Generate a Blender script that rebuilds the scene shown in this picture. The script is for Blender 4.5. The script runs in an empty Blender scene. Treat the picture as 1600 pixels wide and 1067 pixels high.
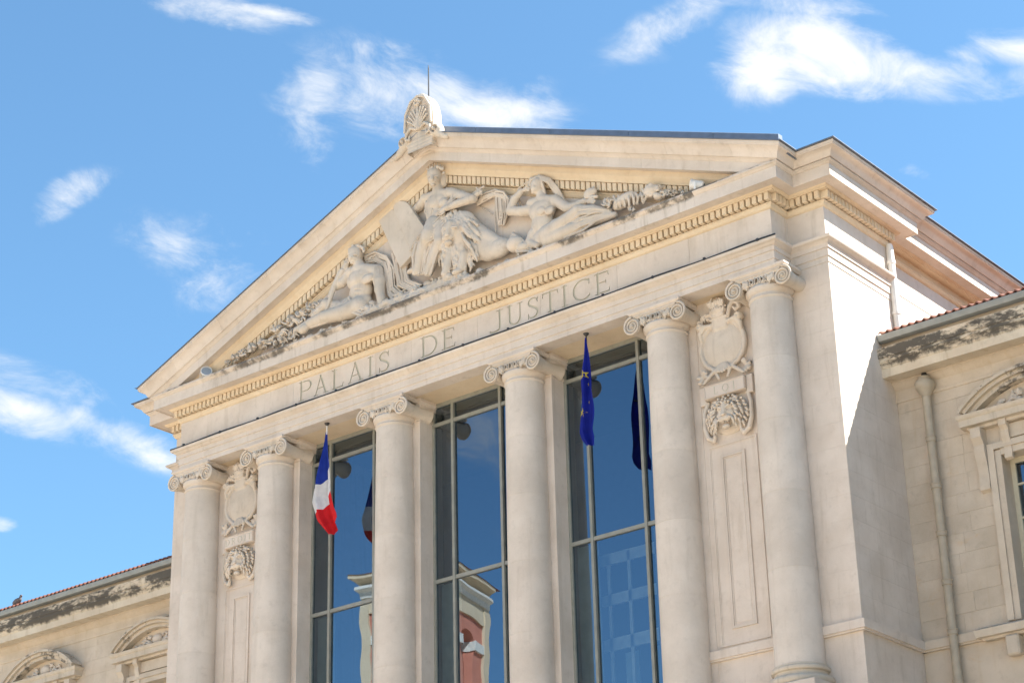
import bpy, bmesh, math, random
import numpy as np
random.seed(7); rng = np.random.default_rng(5)
SC = bpy.context.scene
COL = SC.collection
ZO = 18.445                       # height of the volute centres above the square
# ------------------------------------------------------------------ camera
CAM = np.array([26.309, -30.648, -16.795]); FPX = 3253.4
_y, _p, _r = [math.radians(a) for a in (38.594, 23.882, -1.494)]
cF = np.array([-math.sin(_y)*math.cos(_p), math.cos(_y)*math.cos(_p), math.sin(_p)])
_right = np.array([math.cos(_y), math.sin(_y), 0.0]); _up = np.cross(_right, cF)
cR = math.cos(_r)*_right + math.sin(_r)*_up
cU = -math.sin(_r)*_right + math.cos(_r)*_up
def ray(u, v):                    # photograph pixel (1600 px wide) -> direction
    return cF + cR*(u-800)/FPX - cU*(v-533.5)/FPX
def bp(u, v, y):                  # direction -> point on the plane at depth y (building coordinates)
    d = ray(u, v); t = (y-CAM[1])/d[1]
    return CAM + t*d
from mathutils import Matrix, Vector
cam_d = bpy.data.cameras.new('camera'); cam_o = bpy.data.objects.new('camera', cam_d); COL.objects.link(cam_o)
m = Matrix.Identity(4)
for i in range(3):
    m[i][0] = cR[i]; m[i][1] = cU[i]; m[i][2] = -cF[i]
m[0][3], m[1][3], m[2][3] = CAM[0], CAM[1], CAM[2]+ZO
cam_o.matrix_world = m
cam_d.sensor_width = 36; cam_d.lens = FPX/1600*36; cam_d.clip_end = 3000; cam_d.clip_start = .1
SC.camera = cam_o
SC.render.resolution_x, SC.render.resolution_y = 1024, 682
# ------------------------------------------------------------------ light
SUN = Vector((1.32, 1.0, 1.716)).normalized()
sun_d = bpy.data.lights.new('sun', 'SUN'); sun_d.energy = 5.0; sun_d.angle = math.radians(.5); sun_d.color = (1, .94, .85)
sun_o = bpy.data.objects.new('sun', sun_d); COL.objects.link(sun_o)
sun_o.rotation_euler = SUN.to_track_quat('Z', 'Y').to_euler(); sun_o.location = (60, 45, 90)
SC.view_settings.view_transform = 'Standard'; SC.view_settings.look = 'None'
SC.view_settings.exposure = 1.67; SC.view_settings.gamma = 1; SC.view_settings.use_curve_mapping = False
SKY_STRENGTH = .098
W = bpy.data.worlds.new('World'); SC.world = W; W.use_nodes = True
def build_world():
    nt = W.node_tree; nt.nodes.clear(); N = nt.nodes.new; L = nt.links.new
    out = N('ShaderNodeOutputWorld'); bg = N('ShaderNodeBackground'); L(bg.outputs[0], out.inputs[0]); bg.inputs[1].default_value = SKY_STRENGTH
    sky = N('ShaderNodeTexSky'); sky.sky_type = 'NISHITA'; sky.sun_disc = False
    sky.sun_elevation = math.asin(SUN.z); sky.sun_rotation = math.atan2(SUN.x, SUN.y)
    sky.altitude = 0; sky.air_density = 1.0; sky.dust_density = .6; sky.ozone_density = 1.6
    tc = N('ShaderNodeTexCoord'); vec = tc.outputs['Generated']
    def math_(op, a, b=None, c=None):
        n = N('ShaderNodeMath'); n.operation = op
        for i, x in enumerate((a, b, c)):
            if x is None: continue
            if isinstance(x, (int, float)): n.inputs[i].default_value = x
            else: L(x, n.inputs[i])
        return n.outputs[0]
    def dot(v):
        n = N('ShaderNodeVectorMath'); n.operation = 'DOT_PRODUCT'; L(vec, n.inputs[0]); n.inputs[1].default_value = tuple(v); return n.outputs['Value']
    # wisps: noise over the sky sphere, drawn out along the wind
    def fbm(scale, det, rough, stretch, tilt, dist):
        t = math.radians(tilt); ax = math.cos(t)*cR - math.sin(t)*cU; bx = math.sin(t)*cR + math.cos(t)*cU
        cb = N('ShaderNodeCombineXYZ')
        for i, (v_, k_) in enumerate(((ax, stretch[0]), (bx, stretch[1]), (cF, stretch[2]))): L(math_('MULTIPLY', dot(v_), k_), cb.inputs[i])
        n = N('ShaderNodeTexNoise'); L(cb.outputs[0], n.inputs['Vector']); n.inputs['Scale'].default_value = scale
        n.inputs['Detail'].default_value = det; n.inputs['Roughness'].default_value = rough; n.inputs['Distortion'].default_value = dist
        return n.outputs[0]
    wisp = fbm(24, 10, .66, (1, 1.7, 1), 14, .6)
    soft = fbm(9, 6, .58, (1, 1.7, 1), 8, .5)
    tot = None
    #         u,   v,   a,  b,  tilt, weight
    clouds = [(320, 5, 90, 26, 14, 1.1), (410, 18, 62, 11, 10, 1.1), (650, 150, 150, 58, 12, .95), (760, 180, 95, 30, 8, 1.25), (500, 135, 60, 46, -20, .8), (480, 220, 45, 36, 25, .6), (840, 165, 60, 40, 60, .45),
              (1190, 85, 55, 55, 40, 1.25), (1300, 80, 110, 48, 12, 1.3), (1420, 105, 130, 34, 6, 1.25), (1560, 80, 120, 26, -4, 1.1), (1560, 125, 110, 26, -6, .75), (1050, 40, 100, 32, -25, .5), (1250, 8, 130, 26, 10, .7), (110, 300, 55, 22, -25, .75), (90, 325, 40, 18, -30, .5), (315, 385, 90, 46, 10, .8), (330, 435, 60, 40, -30, .6),
              (25, 640, 90, 26, 14, 1.35), (170, 675, 110, 24, 22, 1.0), (240, 705, 50, 14, 25, .8), (60, 600, 130, 30, 15, .6), (1425, 268, 45, 14, 25, .45), (620, 110, 140, 26, 6, .6), (5, 818, 20, 10, 0, .7)]
    for (u, v, a, b, tilt, w) in clouds:
        c = ray(u, v); c = c/np.linalg.norm(c)
        t = math.radians(tilt); ax = math.cos(t)*cR - math.sin(t)*cU; bx = math.sin(t)*cR + math.cos(t)*cU
        ax = ax - c*(ax@c); ax /= np.linalg.norm(ax); bx = bx - c*(bx@c) - ax*(bx@ax); bx /= np.linalg.norm(bx)
        e = math_('ADD', math_('POWER', math_('MULTIPLY', dot(ax), FPX/a), 2.0), math_('POWER', math_('MULTIPLY', dot(bx), FPX/b), 2.0))
        g = math_('MULTIPLY', math_('EXPONENT', math_('MULTIPLY', e, -.7)), w)
        g = math_('MULTIPLY', g, math_('GREATER_THAN', dot(c), 0.0))
        tot = g if tot is None else math_('MAXIMUM', tot, g)
    # the same broken fair-weather cloud over the rest of the sky
    far = math_('MULTIPLY', math_('SUBTRACT', fbm(3.2, 3, .5, (1, 1.8, 1), 8, .3), .60), 5.0); far = math_('MAXIMUM', far, 0.0)
    inview = math_('GREATER_THAN', dot(cF/np.linalg.norm(cF)), .955)
    tot = math_('MAXIMUM', tot, math_('MULTIPLY', far, math_('SUBTRACT', 1.0, inview)))
    dens = math_('ADD', math_('MULTIPLY', tot, 1.0), math_('ADD', math_('MULTIPLY', math_('SUBTRACT', wisp, .5), 2.2), math_('MULTIPLY', math_('SUBTRACT', soft, .5), 2.4)))
    dens = math_('MULTIPLY', dens, math_('MINIMUM', math_('MULTIPLY', tot, 3.0), 1.0))
    mr = N('ShaderNodeMapRange'); mr.interpolation_type = 'SMOOTHSTEP'; L(dens, mr.inputs[0]); mr.inputs[1].default_value = .12; mr.inputs[2].default_value = 1.55; mr.inputs[4].default_value = .95
    mix = N('ShaderNodeMix'); mix.data_type = 'RGBA'; L(mr.outputs[0], mix.inputs[0])
    gain = N('ShaderNodeMix'); gain.data_type = 'RGBA'; gain.blend_type = 'MULTIPLY'; gain.inputs[0].default_value = 1; L(sky.outputs[0], gain.inputs[6]); gain.inputs[7].default_value = (.56, .77, .82, 1)
    L(gain.outputs[2], mix.inputs[6]); mix.inputs[7].default_value = (3.7, 3.7, 3.65, 1)
    L(mix.outputs[2], bg.inputs[0])
build_world()
SC.render.engine = 'CYCLES'; SC.cycles.use_denoising = True
SC.cycles.max_bounces = 8; SC.cycles.diffuse_bounces = 5
# ------------------------------------------------------------------ materials
MATS = {}
def mat(name):
    m = bpy.data.materials.new(name); m.use_nodes = True; MATS[name] = m
    return m, m.node_tree, m.node_tree.nodes.new, m.node_tree.links.new, m.node_tree.nodes['Principled BSDF']
def simple(name, col, rough=.6, metal=0, spec=.5):
    m, nt, N, L, b = mat(name)
    b.inputs['Base Color'].default_value = (*col, 1); b.inputs['Roughness'].default_value = rough; b.inputs['Metallic'].default_value = metal
    b.inputs['Specular IOR Level'].default_value = spec
    tc = N('ShaderNodeNewGeometry'); n = N('ShaderNodeTexNoise'); n.inputs['Scale'].default_value = 5; n.inputs['Detail'].default_value = 5; L(tc.outputs['Position'], n.inputs['Vector'])
    r = N('ShaderNodeValToRGB'); L(n.outputs[0], r.inputs[0])
    r.color_ramp.elements[0].position = .3; r.color_ramp.elements[1].position = .7
    r.color_ramp.elements[0].color = (*[c*.86 for c in col], 1); r.color_ramp.elements[1].color = (*[min(1, c*1.08) for c in col], 1)
    L(r.outputs[0], b.inputs['Base Color'])
    return m
def stone(name, light, dark, stain=(.30, .23, .15), stain_amt=.35, streak=.35, grain=.05, var=.08, crust=None, bump=.25, blotch=1.0, crust_patch=(2.6, 6, .7), crust_at=.42, crust_max=.9, crust_stretch=None):
    m, nt, N, L, b = mat(name)
    b.inputs['Roughness'].default_value = .85; b.inputs['Specular IOR Level'].default_value = .25
    geo = N('ShaderNodeNewGeometry'); P = geo.outputs['Position']
    def noise(scale, det, rough, stretch=None, dist=0):
        n = N('ShaderNodeTexNoise'); n.inputs['Scale'].default_value = scale; n.inputs['Detail'].default_value = det; n.inputs['Roughness'].default_value = rough; n.inputs['Distortion'].default_value = dist
        if stretch:
            mp = N('ShaderNodeMapping'); mp.inputs['Scale'].default_value = stretch; L(P, mp.inputs[0]); L(mp.outputs[0], n.inputs['Vector'])
        else: L(P, n.inputs['Vector'])
        return n.outputs[0]
    def ramp(x, a, b_, lo=0, hi=1):
        r = N('ShaderNodeMapRange'); r.interpolation_type = 'SMOOTHSTEP'; L(x, r.inputs[0]); r.inputs[1].default_value = a; r.inputs[2].default_value = b_; r.inputs[3].default_value = lo; r.inputs[4].default_value = hi; return r.outputs[0]
    def mixc(f, a, b_, mode='MIX'):
        n = N('ShaderNodeMix'); n.data_type = 'RGBA'; n.blend_type = mode
        for i, x in ((0, f), (6, a), (7, b_)):
            if isinstance(x, (int, float)): n.inputs[i].default_value = x
            elif isinstance(x, tuple): n.inputs[i].default_value = (*x, 1)
            else: L(x, n.inputs[i])
        return n.outputs[2]
    def mul(a, b_):
        n = N('ShaderNodeMath'); n.operation = 'MULTIPLY'
        for i, x in ((0, a), (1, b_)):
            if isinstance(x, (int, float)): n.inputs[i].default_value = x
            else: L(x, n.inputs[i])
        return n.outputs[0]
    c = mixc(ramp(noise(1.1, 5, .6), .3, .7), tuple(dark), tuple(light))
    c = mixc(mul(ramp(noise(5.5, 6, .65), .52, .75), .5*blotch), c, tuple(d*.86 for d in dark))
    # rain streaks and rust-coloured patches
    st = noise(1.0, 5, .62, (5, 5, .55), .4)
    c = mixc(mul(ramp(st, .52, .74), streak), c, stain)
    c = mixc(mul(ramp(noise(2.3, 7, .7, None, .6), .58, .78), stain_amt), c, (stain[0]*1.3, stain[1]*1.15, stain[2]))
    fine = noise(95, 4, .7); c = mixc(1.0, c, mixc(ramp(fine, .25, .75), (1-grain*2,)*3, (1+grain*.6,)*3), 'MULTIPLY')
    oi = N('ShaderNodeObjectInfo'); c = mixc(1.0, c, mixc(oi.outputs['Random'], (1-var,)*3, (1.0, 1.0, 1.0)), 'MULTIPLY')
    if crust:                       # black weathering crust: (z_low, z_high, ragged edge)
        z0, z1, amp = crust
        sx = N('ShaderNodeSeparateXYZ'); L(P, sx.inputs[0])
        a = N('ShaderNodeMath'); a.operation = 'MULTIPLY_ADD'; L(noise(1.5, 9, .74, (1.8, 1, .45), .25), a.inputs[0]); a.inputs[1].default_value = amp; L(sx.outputs[2], a.inputs[2])
        lo = ramp(a.outputs[0], z0+amp*.5-.05, z0+amp*.5+.04); hi = ramp(a.outputs[0], z1+amp*.5-.02, z1+amp*.5+.05, 1, 0)
        patch = ramp(noise(*crust_patch, stretch=crust_stretch), crust_at, crust_at+.10)
        c = mixc(mul(mul(lo, hi), mul(patch, crust_max)), c, (.045, .043, .040))
    L(c, b.inputs['Base Color'])
    bm_ = N('ShaderNodeBump'); bm_.inputs['Strength'].default_value = bump; bm_.inputs['Distance'].default_value = .01
    ad = N('ShaderNodeMath'); ad.operation = 'ADD'; L(mul(fine, .5), ad.inputs[0]); L(noise(18, 5, .65), ad.inputs[1]); L(ad.outputs[0], bm_.inputs['Height'])
    L(bm_.outputs[0], b.inputs['Normal'])
    return m
LS, DS = (.70, .62, .545), (.61, .53, .455)
stone('limestone', LS, DS, stain=(.36, .29, .21), stain_amt=.25, streak=.28)
stone('limestone_column', (.70, .62, .54), (.605, .53, .455), stain=(.40, .34, .27), stain_amt=.3, streak=.22, var=.08)
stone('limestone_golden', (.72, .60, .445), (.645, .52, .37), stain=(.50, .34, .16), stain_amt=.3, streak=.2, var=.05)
stone('limestone_carved', (.69, .605, .515), (.58, .505, .42), stain=(.33, .28, .22), stain_amt=.42, streak=.38, bump=.35, blotch=1.5)
stone('limestone_shelf', LS, DS, stain=(.33, .27, .2), stain_amt=.5, streak=.6, crust=(ZO+2.01, ZO+2.3, .24), crust_patch=(.75, 9, .68), crust_at=.485, crust_max=.82)
stone('limestone_wing', (.63, .545, .445), (.52, .44, .345), stain=(.46, .34, .20), stain_amt=.42, streak=.3, var=.09)
stone('limestone_crusted', (.66, .58, .46), (.56, .475, .365), stain=(.36, .27, .17), stain_amt=.55, streak=.5, crust=(ZO-1.37, ZO-1.02, .42), crust_patch=(1.5, 9, .78), crust_at=.43, crust_max=.9, crust_stretch=(.5, 1, 1.3))
stone('limestone_hood', (.64, .56, .46), (.53, .45, .35), stain=(.25, .21, .16), stain_amt=.6, streak=.4, crust=(ZO-2.62, ZO-1.7, .7), crust_patch=(2.2, 9, .75), crust_at=.52, crust_max=.8)
stone('limestone_ashlar', LS, DS, stain_amt=.22, streak=.2, var=.035)
stone('letter_stone', (.53, .50, .41), (.47, .45, .37), stain_amt=.1, streak=.1, var=0)
stone('paving', (.66, .565, .44), (.58, .49, .38), stain_amt=.2, streak=0, var=0)
stone('render_cream', (.74, .60, .42), (.68, .54, .37), streak=.1, stain_amt=.1)
stone('render_red', (.66, .26, .18), (.60, .23, .155), stain=(.3, .1, .06), streak=.15, stain_amt=.1)
simple('trim_white', (.74, .70, .62), .7)
simple('roof_tile', (.20, .075, .045), .8)
simple('zinc', (.15, .18, .235), .45, .3)
simple('gutter_metal', (.25, .26, .25), .5, .2)
simple('pipe_paint', (.40, .345, .265), .6)
simple('white_paint', (.72, .71, .68), .5)
simple('frame_paint', (.265, .27, .238), .45)
simple('cream_paint', (.58, .53, .40), .5)
simple('dark_metal', (.03, .03, .033), .5)
simple('lamp_glass', (.30, .33, .36), .15)
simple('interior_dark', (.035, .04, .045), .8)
simple('blind', (.40, .47, .46), .8)
simple('flag_blue', (.018, .045, .33), .75, spec=.2)
simple('flag_white', (.78, .77, .78), .75, spec=.2)
simple('flag_red', (.72, .02, .025), .75, spec=.2)
simple('flag_deep_blue', (.010, .020, .27), .75, spec=.2)
simple('star_yellow', (.62, .50, .06), .75, spec=.2)
simple('feather', (.12, .11, .12), .7)
for nm in ('flag_blue', 'flag_white', 'flag_red', 'flag_deep_blue', 'star_yellow'):
    nt = MATS[nm].node_tree; b_ = nt.nodes['Principled BSDF']; o_ = nt.nodes['Material Output']; tr_ = nt.nodes.new('ShaderNodeBsdfTranslucent'); mx_ = nt.nodes.new('ShaderNodeMixShader'); mx_.inputs[0].default_value = .35
    nt.links.new(b_.inputs['Base Color'].links[0].from_socket, tr_.inputs['Color']); nt.links.new(b_.outputs[0], mx_.inputs[1]); nt.links.new(tr_.outputs[0], mx_.inputs[2]); nt.links.new(mx_.outputs[0], o_.inputs[0])
    tx_ = nt.nodes.new('ShaderNodeTexNoise'); tx_.inputs['Scale'].default_value = 7; tx_.inputs['Detail'].default_value = 4; bu_ = nt.nodes.new('ShaderNodeBump'); bu_.inputs['Strength'].default_value = .35; bu_.inputs['Distance'].default_value = .05
    nt.links.new(tx_.outputs[0], bu_.inputs['Height']); nt.links.new(bu_.outputs[0], b_.inputs['Normal'])
def glass_mat():
    m, nt, N, L, b = mat('window_glass'); nt.nodes.remove(b)
    out = nt.nodes['Material Output']
    gl = N('ShaderNodeBsdfGlossy'); gl.inputs['Roughness'].default_value = .004; gl.inputs['Color'].default_value = (.33, .415, .52, 1)
    tr = N('ShaderNodeBsdfTransparent'); tr.inputs['Color'].default_value = (.55, .66, .68, 1)
    fr = N('ShaderNodeFresnel'); fr.inputs['IOR'].default_value = 1.5
    ma = N('ShaderNodeMath'); ma.operation = 'MULTIPLY_ADD'; L(fr.outputs[0], ma.inputs[0]); ma.inputs[1].default_value = .8; ma.inputs[2].default_value = .40; ma.use_clamp = True
    mx = N('ShaderNodeMixShader'); L(ma.outputs[0], mx.inputs[0]); L(tr.outputs[0], mx.inputs[1]); L(gl.outputs[0], mx.inputs[2]); L(mx.outputs[0], out.inputs[0])
    geo = N('ShaderNodeNewGeometry'); n = N('ShaderNodeTexNoise'); n.inputs['Scale'].default_value = .9; n.inputs['Detail'].default_value = 1; L(geo.outputs['Position'], n.inputs['Vector'])
    bu = N('ShaderNodeBump'); bu.inputs['Strength'].default_value = .12; bu.inputs['Distance'].default_value = .012; L(n.outputs[0], bu.inputs['Height']); L(bu.outputs[0], gl.inputs['Normal'])
glass_mat()
# ------------------------------------------------------------------ mesh helpers
def link(o, parent=None, loc=None):
    COL.objects.link(o)
    if parent: o.parent = parent
    if loc is not None: o.location = loc
    return o
def mesh(name, V, F, m, smooth=None, zo=True, fix=True):
    me = bpy.data.meshes.new(name)
    V = np.asarray(V, float).copy()
    if zo: V[:, 2] += ZO
    me.from_pydata(V.tolist(), [], [tuple(int(i) for i in f) for f in F]); me.materials.append(MATS[m])
    if fix:
        b = bmesh.new(); b.from_mesh(me); bmesh.ops.recalc_face_normals(b, faces=b.faces); b.to_mesh(me); b.free()
    if smooth is not None:
        me.polygons.foreach_set('use_smooth', [True]*len(me.polygons))
        if smooth < 180: me.set_sharp_from_angle(angle=math.radians(smooth))
    return me
def obj(name, V, F, m, parent=None, smooth=None, zo=True, loc=None, fix=True):
    return link(bpy.data.objects.new(name, mesh(name, V, F, m, smooth, zo, fix)), parent, loc)
def inst(name, me, parent, loc, rot=None, scale=None):
    o = link(bpy.data.objects.new(name, me), parent, loc)
    if rot: o.rotation_euler = rot
    if scale: o.scale = scale
    return o
def empty(name, parent=None, loc=(0, 0, 0)):
    return link(bpy.data.objects.new(name, None), parent, loc)
def tag(o, label, cat, group=None, kind=None):
    o['label'] = label; o['category'] = cat
    if group: o['group'] = group
    if kind: o['kind'] = kind
    return o
def box(x0, x1, y0, y1, z0, z1):
    V = [(x, y, z) for x in (x0, x1) for y in (y0, y1) for z in (z0, z1)]
    return V, [(0, 1, 3, 2), (4, 6, 7, 5), (0, 4, 5, 1), (2, 3, 7, 6), (0, 2, 6, 4), (1, 5, 7, 3)]
def cbox(x0, x1, y0, y1, z0, z1, c=.01):     # box with chamfered edges
    b = bmesh.new(); V, F = box(x0, x1, y0, y1, z0, z1)
    vs = [b.verts.new(v) for v in V]
    for f in F: b.faces.new([vs[i] for i in f])
    bmesh.ops.bevel(b, geom=b.edges[:], offset=c, segments=1, affect='EDGES')
    b.verts.index_update(); V = [tuple(v.co) for v in b.verts]; F = [[v.index for v in f.verts] for f in b.faces]; b.free()
    return V, F
def join(*parts):
    V, F = [], []
    for v, f in parts:
        n = len(V); V += [tuple(p) for p in v]; F += [[i+n for i in q] for q in f]
    return V, F
def sweep(path, prof, start_n=None):          # closed profile (outward, z) along a plan path, mitred
    P = [np.array(p, float) for p in path]; n = len(P); nrm = []
    for i in range(n-1):
        d = P[i+1]-P[i]; d /= np.linalg.norm(d); nrm.append(np.array([d[1], -d[0]]))
    M = []
    for i in range(n):
        if i == 0: a, b = (np.array(start_n) if start_n else nrm[0]), nrm[0]
        elif i == n-1: a, b = nrm[-1], nrm[-1]
        else: a, b = nrm[i-1], nrm[i]
        M.append((a+b)/(1+a@b))
    k = len(prof); V = []; F = []
    for i in range(n):
        for (o, z) in prof:
            q = P[i]+M[i]*o; V.append((q[0], q[1], z))
    for i in range(n-1):
        for j in range(k):
            F.append((i*k+j, i*k+(j+1) % k, (i+1)*k+(j+1) % k, (i+1)*k+j))
    F.append(tuple(range(k))); F.append(tuple((n-1)*k+j for j in range(k)))
    return V, F
def mirror_path(p): return [(-x, y) for x, y in reversed(p)]
def lathe(prof, seg=40, cap=True):            # (r, z) rings around z
    V, F = [], []; k = len(prof)
    for i in range(seg):
        a = 2*math.pi*i/seg
        for r, z in prof: V.append((r*math.cos(a), r*math.sin(a), z))
    for i in range(seg):
        j = (i+1) % seg
        for q in range(k-1): F.append((i*k+q, j*k+q, j*k+q+1, i*k+q+1))
    if cap:
        F.append([i*k for i in range(seg)]); F.append([i*k+k-1 for i in range(seg)])
    return V, F
def tube(pts, rad, seg=8, cap=True):
    P = [np.array(p, float) for p in pts]; n = len(P)
    rad = [rad]*n if isinstance(rad, (int, float)) else rad
    V, F = [], []; ref = np.array([0, 0, 1.0])
    for i in range(n):
        d = P[min(i+1, n-1)]-P[max(i-1, 0)]; d /= np.linalg.norm(d)
        a = ref - d*(ref@d)
        if np.linalg.norm(a) < .1: a = np.array([1.0, 0, 0]) - d*d[0]
        a /= np.linalg.norm(a); b = np.cross(d, a); ref = a
        for s in range(seg):
            t = 2*math.pi*s/seg; V.append(tuple(P[i]+rad[i]*(math.cos(t)*a+math.sin(t)*b)))
    for i in range(n-1):
        for s in range(seg): F.append((i*seg+s, i*seg+(s+1) % seg, (i+1)*seg+(s+1) % seg, (i+1)*seg+s))
    if cap: F.append(list(range(seg))); F.append([(n-1)*seg+s for s in range(seg)])
    return V, F
# ------------------------------------------------------------------ carving: distance fields meshed with surface nets
class Clay:
    def __init__(s, lo, hi, h, k=.03):
        s.lo = np.array(lo, float); s.h = h; s.k = k
        s.n = np.ceil((np.array(hi)-s.lo)/h).astype(int)+1
        s.V = np.full(s.n, 1.0, np.float32)
        s.ax = [s.lo[i]+h*np.arange(s.n[i]) for i in range(3)]
    def _sub(s, lo, hi):
        i0 = np.clip(np.floor((lo-s.lo)/s.h).astype(int), 0, s.n); i1 = np.clip(np.ceil((hi-s.lo)/s.h).astype(int)+1, 0, s.n)
        if (i1 <= i0).any(): return None
        sl = tuple(slice(a, b) for a, b in zip(i0, i1))
        X, Y, Z = np.meshgrid(*[s.ax[i][sl[i]] for i in range(3)], indexing='ij', copy=False)
        return sl, X, Y, Z
    def _put(s, sl, d, k, op):
        a = s.V[sl]
        if op == '+':
            h = np.maximum(k-np.abs(a-d), 0)/k; s.V[sl] = np.minimum(a, d)-h*h*k*.25
        else:
            d = -d; h = np.maximum(k-np.abs(a-d), 0)/k; s.V[sl] = np.maximum(a, d)+h*h*k*.25
    def cone(s, a, b, ra, rb, k=None, op='+'):
        k = k or s.k; a = np.array(a, float); b = np.array(b, float); r = max(ra, rb)+k*1.5+2*s.h
        q = s._sub(np.minimum(a, b)-r, np.maximum(a, b)+r)
        if q is None: return
        sl, X, Y, Z = q; d = b-a; L2 = max(d@d, 1e-9)
        t = np.clip(((X-a[0])*d[0]+(Y-a[1])*d[1]+(Z-a[2])*d[2])/L2, 0, 1)
        D = np.sqrt((X-a[0]-t*d[0])**2+(Y-a[1]-t*d[1])**2+(Z-a[2]-t*d[2])**2)-(ra+(rb-ra)*t)
        s._put(sl, D, k, op)
    def line(s, pts, k=None, op='+'):         # (x, y, z, r) chain
        for p, q in zip(pts[:-1], pts[1:]): s.cone(p[:3], q[:3], p[3], q[3], k, op)
    def egg(s, c, r, ang=0, k=None, op='+', yaw=0):   # ellipsoid, turned by ang in the xz plane
        k = k or s.k; c = np.array(c, float); r = np.array(r, float); R = r.max()+k*1.5+2*s.h
        q = s._sub(c-R, c+R)
        if q is None: return
        sl, X, Y, Z = q; X = X-c[0]; Y = Y-c[1]; Z = Z-c[2]
        ca, sa = math.cos(ang), math.sin(ang); X, Z = X*ca+Z*sa, -X*sa+Z*ca
        if yaw: cy, sy = math.cos(yaw), math.sin(yaw); X, Y = X*cy+Y*sy, -X*sy+Y*cy
        k0 = np.sqrt((X/r[0])**2+(Y/r[1])**2+(Z/r[2])**2)+1e-6; k1 = np.sqrt((X/r[0]**2)**2+(Y/r[1]**2)**2+(Z/r[2]**2)**2)+1e-6
        s._put(sl, k0*(k0-1)/k1, k, op)
    def slab(s, c, r, ang=0, rnd=.02, k=None, op='+'):
        k = k or s.k; c = np.array(c, float); r = np.array(r, float); R = np.linalg.norm(r)+k*1.5+2*s.h
        q = s._sub(c-R, c+R)
        if q is None: return
        sl, X, Y, Z = q; X = X-c[0]; Y = Y-c[1]; Z = Z-c[2]
        ca, sa = math.cos(ang), math.sin(ang); X, Z = X*ca+Z*sa, -X*sa+Z*ca
        qx, qy, qz = np.abs(X)-r[0]+rnd, np.abs(Y)-r[1]+rnd, np.abs(Z)-r[2]+rnd
        D = np.sqrt(np.maximum(qx, 0)**2+np.maximum(qy, 0)**2+np.maximum(qz, 0)**2)+np.minimum(np.maximum(qx, np.maximum(qy, qz)), 0)-rnd
        s._put(sl, D, k, op)
    def net(s):
        V = s.V; h = s.h; ins = V < 0
        nx, ny, nz = V.shape
        acc = np.zeros((nx-1, ny-1, nz-1, 3), np.float32); cnt = np.zeros((nx-1, ny-1, nz-1), np.float32)
        cor = [(0, 0, 0), (1, 0, 0), (0, 1, 0), (1, 1, 0), (0, 0, 1), (1, 0, 1), (0, 1, 1), (1, 1, 1)]
        g = lambda A, c: A[c[0]:nx-1+c[0], c[1]:ny-1+c[1], c[2]:nz-1+c[2]]
        for a in range(8):
            for ax in range(3):
                if cor[a][ax]: continue
                bcor = list(cor[a]); bcor[ax] = 1
                va, vb = g(V, cor[a]), g(V, bcor); x = (va < 0) != (vb < 0)
                if not x.any(): continue
                t = np.where(x, va/np.where(x, va-vb, 1), 0)
                for q in range(3): acc[..., q] += np.where(x, cor[a][q]+(t if q == ax else 0), 0)
                cnt += x
        act = cnt > 0; idx = np.full(act.shape, -1, np.int64); idx[act] = np.arange(act.sum())
        I = np.argwhere(act); pos = s.lo+h*(I+acc[act]/cnt[act][:, None])
        F = []
        for ax in range(3):
            o1, o2 = [(1, 2), (2, 0), (0, 1)][ax]
            sl0 = [slice(None)]*3; sl1 = [slice(None)]*3; sl0[ax] = slice(0, -1); sl1[ax] = slice(1, None)
            x = ins[tuple(sl0)] != ins[tuple(sl1)]; E = np.argwhere(x)
            ok = (E[:, o1] > 0) & (E[:, o2] > 0) & (E[:, o1] < V.shape[o1]-1) & (E[:, o2] < V.shape[o2]-1); E = E[ok]
            fl = ins[E[:, 0], E[:, 1], E[:, 2]]
            q = []
            for d1, d2 in ((0, 0), (-1, 0), (-1, -1), (0, -1)):
                c = E.copy(); c[:, o1] += d1; c[:, o2] += d2; q.append(idx[c[:, 0], c[:, 1], c[:, 2]])
            q = np.stack(q, 1); q[~fl] = q[~fl][:, ::-1]; F.append(q)
        return pos, np.concatenate(F)
    def smooth(s, it=1):
        for _ in range(it):
            V = s.V; A = V.copy()
            for ax in range(3):
                A += (np.roll(V, 1, ax)+np.roll(V, -1, ax)-2*V)/6*.8
            s.V = A
    def build(s, name, m, parent=None, zo=True, smooth=0):
        if smooth: s.smooth(smooth)
        V, F = s.net()
        return obj(name, V, F, m, parent, smooth=180, zo=zo, fix=False)
# ================================================================== the setting
g = obj('ground', [(-400, -400, 0), (400, -400, 0), (400, 400, 0), (-400, 400, 0)], [(0, 1, 2, 3)], 'paving', zo=False)
g['kind'] = 'structure'; g['label'] = 'pale stone paved square in front of the courthouse'; g['category'] = 'ground'
# ================================================================== courthouse
FP = .035; FX = 8.19; SX = 9.0; SY = .63; BY = 3.05; HX = 8.72; HY = 26.0; WY = 2.78; WIN_Y = 1.05
C1, C2, C3 = 1.8, 5.4, 7.8; COLY = .44
house = tag(empty('courthouse'), 'pale limestone temple front with six columns and carved triangular pediment', 'courthouse')
half = [(FX, FP), (FX, SY), (SX, SY), (SX, BY), (HX, BY), (HX, HY)]
full = mirror_path(half) + half
front_only = mirror_path(half[:4]) + half[:4]
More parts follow.
